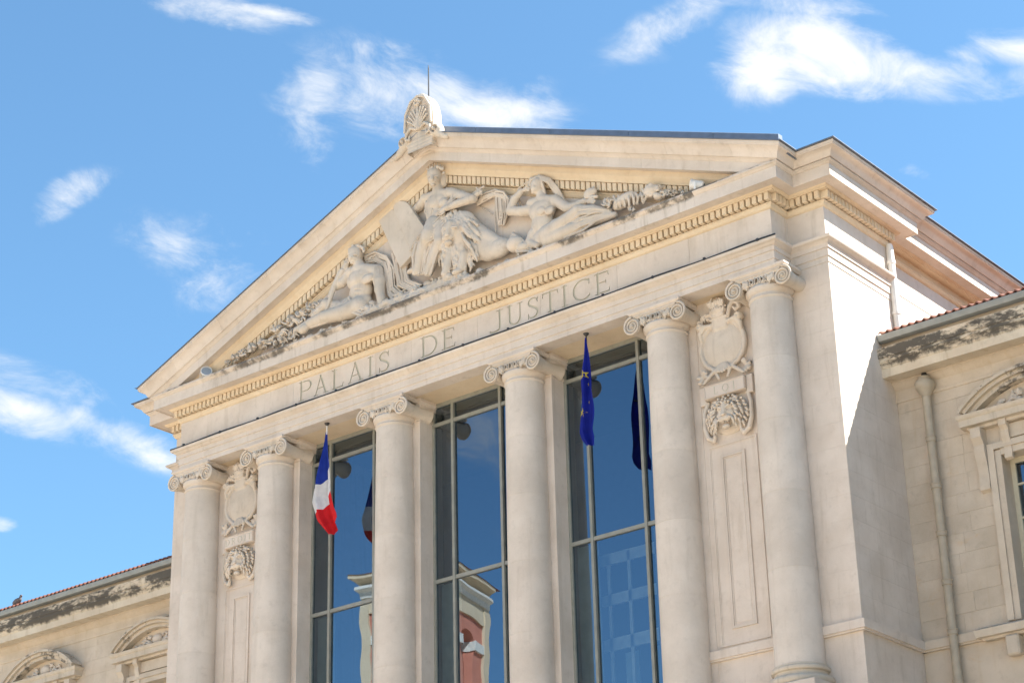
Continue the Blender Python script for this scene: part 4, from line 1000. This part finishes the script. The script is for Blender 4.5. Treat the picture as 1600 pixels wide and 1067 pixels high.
    c.egg((cx, Y-.17, -2.45), (.085, .07, .05), 0, .012)                     # jaw
    for s in (-1, 1):
        c.egg((cx+s*.065, Y-.215, -2.30), (.085, .06, .06), 0, .012)           # muzzle
        c.egg((cx+s*.10, Y-.225, -2.125), (.048, .03, .028), 0, .008, '-'); c.egg((cx+s*.10, Y-.195, -2.128), (.028, .02, .018), 0, .004)
        c.line([(cx+s*.035, Y-.235, -2.085, .022), (cx+s*.11, Y-.225, -2.055, .026), (cx+s*.18, Y-.17, -2.085, .018)], .012); c.egg((cx+s*.15, Y-.15, -2.21), (.06, .06, .07), 0, .02)
        c.egg((cx+s*.22, Y-.15, -1.93), (.06, .05, .06), 0, .006); c.egg((cx+s*.22, Y-.195, -1.93), (.03, .03, .033), 0, .004, '-')
    c.egg((cx, Y-.21, -2.385), (.10, .06, .025), 0, .006, '-')               # open mouth
    for q in range(4): c.egg((cx+(q-1.5)*.04, Y-.20, -2.372), (.014, .03, .016), 0, .003)
    c.build('lion_mask', 'limestone_carved', root)
cartouche(6.6, 'LOI'); cartouche(-6.6, 'DROIT')
# ================================================================== wings
def wing(sgn, length, label):
    root = tag(empty('courthouse_wing', None, (sgn*9.5, WY, 0)), label, 'building')
    off = Vector((-sgn*9.5, -WY, 0))
    def O(nm, vf, m, parent=root, smooth=None):
        V, F = vf; V = [(sgn*x, y, z) for x, y, z in V]
        o = obj(nm, V, F, m, parent, smooth)
        if parent is root: o.location = off
        return o
    x0, x1 = SX, SX+length
    w = empty('wall', root); w.location = off
    WINX = [c for c in (11.78, 16.05, 20.3) if c+2 < x1]
    # wall core with window openings
    edges = [x0]+[e for c in WINX for e in (c-.80, c+.80)]+[x1]
    ztop, zsill = -3.50, -6.62
    for a, b in zip(edges[0::2], edges[1::2]): O('wall_core', box(a, b, WY+.009, WY+.6, -18.44, -.9), 'limestone_wing', w)
    for c in WINX:
        O('lintel', box(c-.80, c+.80, WY+.009, WY+.6, ztop, -.9), 'limestone_wing', w); O('apron', box(c-.80, c+.80, WY+.009, WY+.6, -18.44, zsill), 'limestone_wing', w)
    # ashlar facing
    z = -6.645; course = 0; zmin = -6.7 if sgn > 0 else -4.2
    rr = random.Random(11)
    xlim = x0+5.4 if sgn > 0 else x1
    while z < -1.96:
        zz = min(z+.372, -1.95); x = x0+.012
        if zz > zmin:
            while x < xlim:
                xe = x+rr.uniform(.55, 1.25)
                for c in WINX:                       # stop at the window surrounds
                    lo, hi = c-1.03, c+1.03
                    if zz <= -3.2 and x < lo < xe: xe = lo
                inside = any(zz <= -3.2 and c-1.035 <= x < c+1.02 for c in WINX)
                if inside: x = [c+1.03 for c in WINX if c-1.035 <= x < c+1.02][0]; continue
                if xe-x > .08: O('stone_block', box(x+.002, xe-.002, WY+rr.uniform(-.002, .004), WY+.021, z+.002, zz-.002), 'limestone_wing', w)
                x = xe
        z = zz; course += 1
    if sgn > 0: O('wall_face', box(xlim+1.3, x1, WY, WY+.02, -6.6, -1.96), 'limestone_wing', w)
    O('lower_wall_face', box(x0, x1, WY, WY+.0195, -18.4, -6.9), 'limestone_wing', w)
    def S(nm, prof, m, a=x0, b=x1):
        V, F = sweep([(a, WY), (b, WY)], prof); O(nm, (V, F), m, root, 40)
    S('string_course', [(-.05, -6.85), (.055, -6.85), (.055, -6.82), (.085, -6.815), (.085, -6.657), (.02, -6.645), (-.05, -6.645)], 'limestone_wing')
    S('bed_moulding', [(-.02, -1.96), (.02, -1.96), (.03, -1.93), (.03, -1.90), (.02, -1.89), (.02, -1.72), (.04, -1.71), (.08, -1.66), (.13, -1.60), (.15, -1.595), (.15, -1.57), (-.02, -1.57)], 'limestone_wing')
    S('cornice', [(-.02, -1.568), (.45, -1.568), (.45, -1.58), (.475, -1.58), (.475, -1.40), (.49, -1.395), (.50, -1.36), (.54, -1.30), (.56, -1.28), (.56, -1.22), (.58, -1.21), (.60, -1.12), (.60, -1.02), (.2, -.98), (-.02, -.98)], 'limestone_crusted')
    S('parapet', [(-.02, -.979), (.36, -.979), (.36, -.80), (-.02, -.80)], 'limestone_wing')
    # gutter
    gp = [(.36, -.80), (.40, -.86), (.47, -.88), (.54, -.85), (.565, -.78), (.57, -.735), (.555, -.735), (.54, -.78), (.50, -.83), (.42, -.82), (.38, -.77)]
    S('gutter', gp, 'gutter_metal', x0+.02, x1)
    # barrel-tile roof
    px = .158; n = int(length/px); V = []; F = []; ys = [0, .02, .35, .70, 1.05, 1.4, 2.2, 3.0, 4.0, 6.0, 8.0]
    seg = 6; cols = n*seg+1
    for j, d in enumerate(ys):
        for i in range(cols):
            ph = (i % seg)/seg; s_ = math.sin(ph*2*math.pi); prof_z = .032*s_ if s_ > 0 else .02*s_
            V.append((x0+.03+px*i/seg, WY-.55+d, -.70+d*.33+prof_z+(.02 if j else 0)))
    for j in range(len(ys)-1):
        for i in range(cols-1): F.append((j*cols+i, j*cols+i+1, (j+1)*cols+i+1, (j+1)*cols+i))
    nb = len(V)
    for i in range(cols): v = V[i]; V.append((v[0], v[1], v[2]-.022))
    for i in range(cols-1): F.append((i, i+1, nb+i+1, nb+i))
    roof = O('roof', (V, F), 'roof_tile', root, 50); roof['kind'] = 'stuff'
    O('roof_deck', ([(x0+.03, WY-.4, -.80), (x1, WY-.4, -.80), (x1, WY+7.45, 1.75), (x0+.03, WY+7.45, 1.75), (x0+.03, WY+7.45, -.8), (x1, WY+7.45, -.8)], [(0, 1, 2, 3), (3, 2, 5, 4), (0, 4, 5, 1), (0, 3, 4), (1, 5, 2)]), 'limestone_wing')
    for c in WINX:
        wn = empty('window', root); wn.location = off
        def Wn(nm, vf, m, smooth=None): return O(nm, vf, m, wn, smooth)
        for s in (-1, 1):
            Wn('surround', box(*sorted((c+s*.78, c+s*.90)), WY-.05, WY+.3, -6.6, -3.42), 'limestone_wing')
            Wn('outer_surround', box(*sorted((c+s*.902, c+s*1.03)), WY-.085, WY+.1, -6.6, -3.28), 'limestone_wing')
        Wn('surround', box(c-.778, c+.778, WY-.05, WY+.3, -3.52, -3.40), 'limestone_wing')
        Wn('outer_surround', box(c-.90, c+.90, WY-.085, WY+.1, -3.398, -3.28), 'limestone_wing')
        V, F = sweep([(c-1.42, WY), (c-1.42, WY-.02), (c+1.42, WY-.02), (c+1.42, WY)], [(-.05, -6.88), (.10, -6.88), (.12, -6.84), (.20, -6.83), (.22, -6.70), (.10, -6.64), (-.05, -6.64)]); Wn('sill', (V, F), 'limestone_hood', 40)
        for s in (-1, 1): Wn('sill_bracket', cbox(c+s*.95-.13, c+s*.95+.13, WY-.2, WY, -7.25, -6.882, .03), 'limestone_wing')
        Wn('frieze_panel', box(c-.62, c+.62, WY-.05, WY, -3.24, -2.98), 'limestone_wing')
        # consoles
        for s in (-1, 1):
            xc = c+s*1.14; V = []
            prof = [(0, -2.96), (.25, -2.96), (.25, -3.15), (.20, -3.2), (.16, -3.28), (.17, -3.40), (.13, -3.55), (.09, -3.75), (.085, -3.95), (.11, -4.05), (.10, -4.12), (0, -4.16)]
            k = len(prof); V = [(xc+d, WY-o, z) for d in (-.10, .10) for o, z in prof]
            F = [tuple(range(k)), tuple(k+i for i in range(k))]+[(i, (i+1) % k, k+(i+1) % k, k+i) for i in range(k)]
            Wn('console', (V, F), 'limestone_wing', 30)
            V = [(c+s*.62+d, WY-o*.8, -2.9+(z+2.96)*.62) for d in (-.075, .075) for o, z in prof]; Wn('console', (V, F), 'limestone_wing', 30)
        # curved hood on a straight cornice
        V, F = sweep([(c-1.22, WY), (c-1.22, WY-.04), (c+1.22, WY-.04), (c+1.22, WY)], [(-.04, -2.95), (.10, -2.95), (.12, -2.90), (.22, -2.89), (.22, -2.76), (.25, -2.74), (.27, -2.69), (.27, -2.67), (-.04, -2.67)]); Wn('hood_cornice', (V, F), 'limestone_hood', 40)
        hw, sag = 1.30, .52; R = (hw*hw+sag*sag)/(2*sag); a0 = math.asin(hw/R); zc = -2.66+sag-R
        def arc_band(r0, r1, y0, n=28, ext=0):
            V, F = [], []
            for i in range(n+1):
                a = -(a0+ext)+2*(a0+ext)*i/n
                for r, y in ((r0, y0), (r1, y0), (r1, WY), (r0, WY)): V.append((c+r*math.sin(a), y, zc+r*math.cos(a)))
            for i in range(n):
                for j in range(4): F.append((i*4+j, i*4+(j+1) % 4, i*4+4+(j+1) % 4, i*4+4+j))
            F += [(0, 1, 2, 3), tuple(n*4+j for j in range(4))]
            return V, F
        Wn('hood_arch', arc_band(R, R+.07, WY-.27), 'limestone_hood', 40); Wn('hood_fillet', arc_band(R+.0705, R+.13, WY-.34, ext=.02), 'limestone_hood', 40); Wn('hood_inner', arc_band(R-.09, R-.001, WY-.19), 'limestone_hood', 40)
        cl = Clay((sgn*c-1.0 if sgn > 0 else -c-1.0, WY-.16, -2.70), (sgn*c+1.0, WY+.03, -2.2), .016, .012)
        cl.egg((sgn*c, WY-.03, -2.48), (.17, .09, .13)); 
        for s in (-1, 1):
            for q in range(26):
                t = rng.random(); xx = sgn*c+s*(.22+.62*t); zz = -2.64+(.28*(1-t**1.5))*rng.random()
                aa = rng.random()*6.28; cl.line([(xx, WY-.02, zz, .035), (xx+.07*math.cos(aa), WY-.06, zz+.05*math.sin(aa), .025)], .008)
            cl.line([(sgn*c+s*.15, WY-.04, -2.62, .03), (sgn*c+s*.4, WY-.07, -2.52, .03), (sgn*c+s*.55, WY-.06, -2.60, .03), (sgn*c+s*.75, WY-.05, -2.62, .025)], .008)
        o = cl.build('hood_carving', 'limestone_carved', wn)
        # casement
        gy = WY+.34
        Wn('casement_frame', join(box(c-.78, c-.69, gy-.04, gy+.04, zsill, -3.52), box(c+.69, c+.78, gy-.04, gy+.04, zsill, -3.52), box(c-.69, c+.69, gy-.04, gy+.04, -3.61, -3.52), box(c-.06, c+.06, gy-.05, gy+.04, zsill, -3.61)), 'cream_paint')
        rows = [-3.61, -4.02, -4.66, -5.3, -5.94, zsill]
        for z in rows[1:-1]:
            for s in (-1, 1): Wn('glazing_bar', box(*sorted((c+s*.06, c+s*.69)), gy-.03, gy+.03, z-.018, z+.018), 'cream_paint')
        for za, zb_ in zip(rows[:-1], rows[1:]):
            for s in (-1, 1):
                xa, xb = sorted((c+s*.06, c+s*.69)); Wn('pane', ([(xa, gy, zb_), (xb, gy, zb_), (xb, gy, za), (xa, gy, za)], [(0, 1, 2, 3)]), 'window_glass')
        Wn('dark_room', box(c-1.2, c+1.2, gy+.8, gy+.85, -8, -2.5), 'interior_dark')
    return root
wing(1, 13, 'stone block wing beside the sunlit wall, with a drainpipe and one hooded window')
wing(-1, 13, 'pale stone side wing with two curved window hoods and black stained eaves')
# ================================================================== pipes, cable, rod, floodlights
dp = tag(empty('drainpipe', None, (9.70, 2.62, 0)), 'grey-green drainpipe with round hopper head on the wing wall', 'drainpipe')
obj('pipe', *lathe([(.082, -18.3), (.082, -2.05)], 20), 'pipe_paint', dp, 40)
obj('hopper', *lathe([(.082, -2.06), (.10, -2.04), (.11, -1.99), (.15, -1.93), (.185, -1.89), (.195, -1.84), (.195, -1.79), (.175, -1.75), (.13, -1.72), (.12, -1.66), (.05, -1.655)], 24), 'pipe_paint', dp, 40)
obj('outlet', *tube([(0, .0, -1.68), (0, .02, -1.60), (0, .06, -1.55)], .06, 10), 'dark_metal', dp, 60)
for i in range(12):
    z = -2.92-.925*i; obj('collar', *lathe([(.083, z-.05), (.098, z-.045), (.098, z+.03), (.106, z+.035), (.106, z+.055), (.083, z+.06)], 20), 'pipe_paint', dp, 40)
sp = tag(empty('roof_drainpipe', None, (9.07, 3.02, 0)), 'white painted rainwater pipe running down the sunlit side wall', 'drainpipe')
obj('pipe', *lathe([(.075, -.55), (.075, 1.42), (.06, 1.5)], 18), 'white_paint', sp, 40)
for z in (.0, 1.1): obj('collar', *lathe([(.076, z-.04), (.09, z-.035), (.09, z+.035), (.076, z+.04)], 18), 'white_paint', sp, 40)
cb = tag(empty('cable'), 'thin black cable clipped along the ledge under the carved lettering', 'cable')
pts = []
for i in range(90):
    x = -8.35+16.7*i/89; pts.append((x, FP-.165+.006*math.sin(x*3), .795+.008*math.sin(x*2.6)))
obj('wire', *tube(pts, .02, 6), 'dark_metal', cb)
for i in range(14):
    x = -7.9+1.22*i; obj('clip', *cbox(x-.025, x+.025, FP-.19, FP-.14, .77, .83, .006), 'dark_metal', cb)
rod = tag(empty('lightning_rod', None, (0, -.42, ZO+6.2)), 'thin dark lightning rod standing behind the apex ornament', 'lightning rod')
obj('spike', *lathe([(.017, 0), (.016, .9), (.013, 1.46), (.004, 1.53)], 8), 'dark_metal', rod, zo=False)
def floodlight(loc, turn, label):
    r = tag(empty('floodlight', None, loc), label, 'floodlight', None); r.rotation_euler = (0, 0, turn)
    V, F = lathe([(.05, .16), (.085, .15), (.105, .11), (.115, .0), (.125, -.07), (.135, -.075), (.135, -.10), (.118, -.105), (.115, -.085)], 24, False)
    R = Matrix.Rotation(math.radians(-14), 3, 'X'); V = [tuple(R @ Vector((x, z, y))) for x, y, z in V]
    V = [(x, y, z+.16) for x, y, z in V]; obj('housing', V, F, 'white_paint', r, 40, zo=False)
    V, F = lathe([(.0005, -.084), (.116, -.082)], 24, False); V = [tuple(R @ Vector((x, z, y))) for x, y, z in V]; obj('lens', [(x, y, z+.16) for x, y, z in V], F, 'lamp_glass', r, zo=False)
    obj('bracket', *join(box(-.15, -.14, -.02, .02, 0, .18), box(.14, .15, -.02, .02, 0, .18), box(-.15, .15, -.03, .03, -.02, .0)), 'white_paint', r, zo=False)
floodlight((-7.0, -.33, ZO+2.13), math.radians(48), 'round white floodlight on the pediment ledge near the DROIT end')
floodlight((6.80, -.33, ZO+2.13), math.radians(-70), 'white floodlight turned away on the pediment ledge near the LOI end')
# ================================================================== flags
def cloth(profile, wmax, rows, name, parent, mats, cuts, slope, depth):
    """limp cloth: profile(w, t) -> (x, y, z); t across the pleats, w down the fly; cut into stripes at exact rows"""
    out = []
    for (w0, w1, m) in cuts:
        n = max(6, int((w1-w0)*rows)); T = 56; V, F = [], []
        for i in range(n+1):
            for j in range(T+1): V.append(profile(w0+(w1-w0)*i/n, j/T))
        for i in range(n):
            for j in range(T): F.append((i*(T+1)+j, i*(T+1)+j+1, (i+1)*(T+1)+j+1, (i+1)*(T+1)+j))
        out.append(obj(name, V, F, m, parent, 180, zo=False, fix=False))
        if name == 'stripe': out[-1]['label'] = m.split('_')[1]+' stripe of the flag'
    return out
def lerp(x, xs, ys): return float(np.interp(x, xs, ys))
def flag_root(x, label):
    r = tag(empty('flag', None, (x, .2, ZO+.285)), label, 'flag')
    obj('bracket', *lathe([(.06, .0), (.055, -.02), (.03, -.05), (.022, -.06)], 14), 'dark_metal', r, 40, zo=False)
    obj('staff', *lathe([(.014, -.05), (.014, -.26), (.004, -.27)], 10), 'white_paint' if x < 0 else 'dark_metal', r, 40, zo=False)
    return r
fr = flag_root(-3.6, 'limp blue white and red flag hanging under the entablature')
def fr_prof(w, t):
    # front leaf (t < .6) hangs long on the left, the back leaf falls to the right
    s = w+.10-.62*max(0, (t-.45))*min(1, w*1.6)                 # drop along the cloth
    top = min(1, max(.04, s/1.2))
    wid = lerp(s, [0, .3, 1.0, 1.65, 2.1, 2.45, 2.75], [.03, .13, .46, .74, .74, .46, .12])
    cx = lerp(s, [0, 1.0, 1.6, 2.0, 2.45, 2.75], [0, -.07, -.13, .0, .26, .40])
    x = cx+wid*(t-.5)
    y = -.03*top+.085*top*math.sin(t*2*math.pi*1.6+.6+.5*s)+.025*math.sin(s*4+t*3)*top+.018*math.sin(t*2*math.pi*4.2+s*1.3)*top
    return (x, y, -.10-s)
cloth(fr_prof, 0, 22, 'stripe', fr, None, [(.0, 1.22, 'flag_blue'), (1.22, 1.80, 'flag_white'), (1.80, 2.46, 'flag_red')], 0, 0)
eu = flag_root(3.6, 'limp deep blue flag with yellow stars hanging under the entablature')
def eu_prof(w, t):
    s = w; top = min(1, max(.05, s/.9))
    wid = lerp(s, [0, .3, 1.0, 1.6, 2.15, 2.45], [.03, .14, .32, .36, .37, .12]); cx = lerp(s, [0, 1.0, 2.0, 2.45], [0, .0, -.05, .10])
    x = cx+wid*(t-.5)+.02*math.sin(s*5)*top
    y = .06*top*math.sin(t*2*math.pi*1.35+1.9+.35*s)-.03+.02*math.sin(s*6+t*4)*top+.014*math.sin(t*2*math.pi*3.7+s*1.1+1)*top
    return (x, y, -.10-s-.35*max(0, t-.62)*max(0, s-1.9))
cloth(eu_prof, 0, 22, 'cloth', eu, None, [(0, 2.32, 'flag_deep_blue')], 0, 0)
def star(prof, w, t, r, tilt, parent, squeeze=1):
    e = .01; P0 = lambda ww, tt: np.array(prof(ww, tt))
    arc = np.linalg.norm(P0(w, t+e)-P0(w, t-e))/(2*e)
    def at(dx, dz):
        tt, ww = t+dx/arc, w-dz; c = P0(ww, tt); n_ = np.cross(P0(ww, tt+e)-c, P0(ww-e, tt)-c); n_ /= np.linalg.norm(n_)
        return tuple(c+(n_ if n_[1] < 0 else -n_)*.007)
    V = [at(0, 0)]
    for i in range(10):
        a = math.pi/2+tilt+i*math.pi/5; q = r if i % 2 == 0 else r*.40; V.append(at(q*math.cos(a)*squeeze, q*math.sin(a)))
    obj('star', V, [(0, 1+i, 1+(i+1) % 10) for i in range(10)], 'star_yellow', parent, zo=False, fix=False)
star(eu_prof, .80, .33, .10, .2, eu); star(eu_prof, 1.62, .27, .10, -.25, eu); star(eu_prof, 1.0, .52, .05, .1, eu, .35); star(eu_prof, 1.40, .55, .05, .3, eu, .3)
# ================================================================== pigeon on the eaves
pg = tag(empty('pigeon', None, (-17.1, 2.5, ZO-.60)), 'dark pigeon perched on the tiled eaves', 'pigeon')
c = Clay((-.22, -.12, -.02), (.24, .12, .34), .011, .03)
c.egg((0, 0, .13), (.14, .07, .075), .35); c.line([(.09, 0, .17, .05), (.12, 0, .235, .03)]); c.egg((.135, 0, .26), (.04, .032, .033)); c.cone((.16, 0, .255), (.195, 0, .245), .012, .004, .006); c.line([(-.08, 0, .10, .045), (-.2, 0, .05, .02)])
for s in (-1, 1): c.egg((-.02, s*.055, .135), (.13, .025, .055), .35, .012); c.line([(.02, s*.03, .07, .014), (.03, s*.03, -.01, .009)], .008)
c.build('body', 'feather', pg, zo=False)
# ================================================================== clock tower across the square (seen in the window glass)
tw = tag(empty('bell_tower', None, (-44.75, -48.25, 0)), 'red and cream bell tower with arched opening, mirrored in the window glass', 'tower')
tw.rotation_euler = (0, 0, math.radians(-17))
def T(nm, vf, m, parent=tw, smooth=None): return obj(nm, *vf, m, parent, smooth, zo=False)
hw = 2.6; ZT = 34.0
def twall(z0, z1, aw, az0, az1):                     # four walls with an arched opening in each
    for k in range(4):
        V, F = [], []
        n = 12; arch = [(-aw, az0), (-aw, az1)]+[(-aw*math.cos(math.pi*i/n), az1+aw*math.sin(math.pi*i/n)) for i in range(1, n)]+[(aw, az1), (aw, az0)]
        outer = [(-hw+.5, z0), (-hw+.5, z1)]+[(-hw+.5+(2*hw-1.0)*i/n, z1) for i in range(1, n)]+[(hw-.5, z1), (hw-.5, z0)]
        N_ = len(arch); V = [(x, -hw+.15, z) for x, z in arch]+[(x, -hw+.15, z) for x, z in outer]+[(x, -hw+.75, z) for x, z in arch]
        F = [(i, i+1, N_+i+1, N_+i) for i in range(N_-1)]+[(i, i+1, 2*N_+i+1, 2*N_+i) for i in range(N_-1)]
        o = T('arched_wall', (V, F), 'render_red'); o.rotation_euler = (0, 0, k*math.pi/2)
        for s in (-1, 1): o = T('impost', box(*sorted((s*(aw-.05), s*(hw-.55))), -hw+.02, -hw+.7, az1-.2, az1+.28), 'trim_white'); o.rotation_euler = (0, 0, k*math.pi/2)
twall(24.0, ZT-.9, .72, 26.5, 31.7)
T('body', box(-hw+.12, hw-.12, -hw+.12, hw-.12, 0, 24.0), 'render_red')
for sx in (-1, 1):
    for sy in (-1, 1): T('corner_pier', box(*sorted((sx*(hw-.55), sx*hw)), *sorted((sy*(hw-.55), sy*hw)), 0, ZT), 'render_cream')
T('upper_band', box(-hw+.05, hw-.05, -hw+.05, hw-.05, ZT-.9, ZT-.02), 'render_cream'); T('floor_band', box(-hw-.1, hw+.1, -hw-.1, hw+.1, 23.6, 24.3), 'trim_white')
V, F = sweep([(hw, -hw), (hw, hw), (-hw, hw), (-hw, -hw), (hw-.001, -hw)], [(-.3, ZT), (.05, ZT), (.12, ZT+.3), (.35, ZT+.45), (.35, ZT+.6), (-.3, ZT+.6)]); T('cornice', (V, F), 'trim_white')
V, F = sweep([(hw, -hw), (hw, hw), (-hw, hw), (-hw, -hw), (hw-.001, -hw)], [(-.3, ZT+.6), (.3, ZT+.9), (.55, ZT+1.0), (.55, ZT+1.2), (-.3, ZT+1.2)]); T('eaves', (V, F), 'render_cream')
T('roof', ([(-hw-.55, -hw-.55, ZT+1.2), (hw+.6, -hw-.55, ZT+1.2), (hw+.6, hw+.6, ZT+1.2), (-hw-.55, hw+.6, ZT+1.2), (0, 0, ZT+2.4)], [(0, 1, 4), (1, 2, 4), (2, 3, 4), (3, 0, 4), (0, 3, 2, 1)]), 'roof_tile')
T('railing', join(box(-.85, .85, -hw+.2, -hw+.26, 26.4, 26.46), *[box(x-.02, x+.02, -hw+.21, -hw+.25, 25.5, 26.4) for x in np.linspace(-.8, .8, 10)]), 'dark_metal')

# ================================================================== houses closing the square (behind and beside the camera)
sh_me = {}
def town_house(x0, x1, y0, y1, h, face, m, label):
    """face: 'N' looks towards the courthouse (+y), 'W' looks along the street (-x)"""
    r = tag(empty('town_house', None, ((x0+x1)/2, (y0+y1)/2, 0)), label, 'house', 'houses round the square')
    cx, cy = (x0+x1)/2, (y0+y1)/2
    obj('wall', *box(x0-cx, x1-cx, y0-cy, y1-cy, 0, h), m, r, zo=False)
    e = .6; obj('roof', [(x0-cx-e, y0-cy-e, h), (x1-cx+e, y0-cy-e, h), (x1-cx+e, y1-cy+e, h), (x0-cx-e, y1-cy+e, h), (x0-cx+3, 0, h+2.2), (x1-cx-3, 0, h+2.2)], [(0, 1, 5, 4), (1, 2, 5), (2, 3, 4, 5), (3, 0, 4), (0, 3, 2, 1)], 'roof_tile', r, zo=False)
    if not sh_me:
        sh_me['window'] = mesh('window', *box(-.55, .55, -.02, .03, 0, 2.0), 'interior_dark', zo=False); sh_me['shutter'] = mesh('shutter', *cbox(-.28, .28, -.03, .06, 0, 2.0, .01), 'blind', zo=False)
    L_ = (x1-x0) if face == 'N' else (y1-y0); n = int(L_/2.9); st = int((h-3.5)/3.6)
    for i in range(n):
        for j in range(st):
            u = (i+.5-n/2)*L_/n; z = 4.2+3.6*j
            loc, rot = ((u, y1-cy, z), (0, 0, 0)) if face == 'N' else ((x0-cx, u, z), (0, 0, math.pi/2))
            inst('window', sh_me['window'], r, loc, rot)
            for s_ in (-1, 1):
                d = s_*.85; inst('shutter', sh_me['shutter'], r, (loc[0]+(d if face == 'N' else 0), loc[1]+(0 if face == 'N' else d), z), rot)
stone('render_ochre', (.62, .42, .20), (.55, .36, .17), streak=.1, stain_amt=.1); stone('render_pink', (.60, .36, .25), (.54, .31, .21), streak=.1, stain_amt=.1)
town_house(-38, -18, -74, -60, 18, 'N', 'render_cream', 'cream rendered town house with pale shutters across the square')
town_house(-17.5, 4, -74, -61, 19, 'N', 'render_ochre', 'ochre rendered town house with pale shutters across the square')
town_house(4.5, 26, -74, -60, 17.5, 'N', 'render_pink', 'pink rendered town house with pale shutters across the square')
town_house(32, 48, -8, 34, 22, 'W', 'render_ochre', 'unseen ochre house added across the side street to shade the side wall')  # out of view; added to block low sky and darken the courthouse side wall
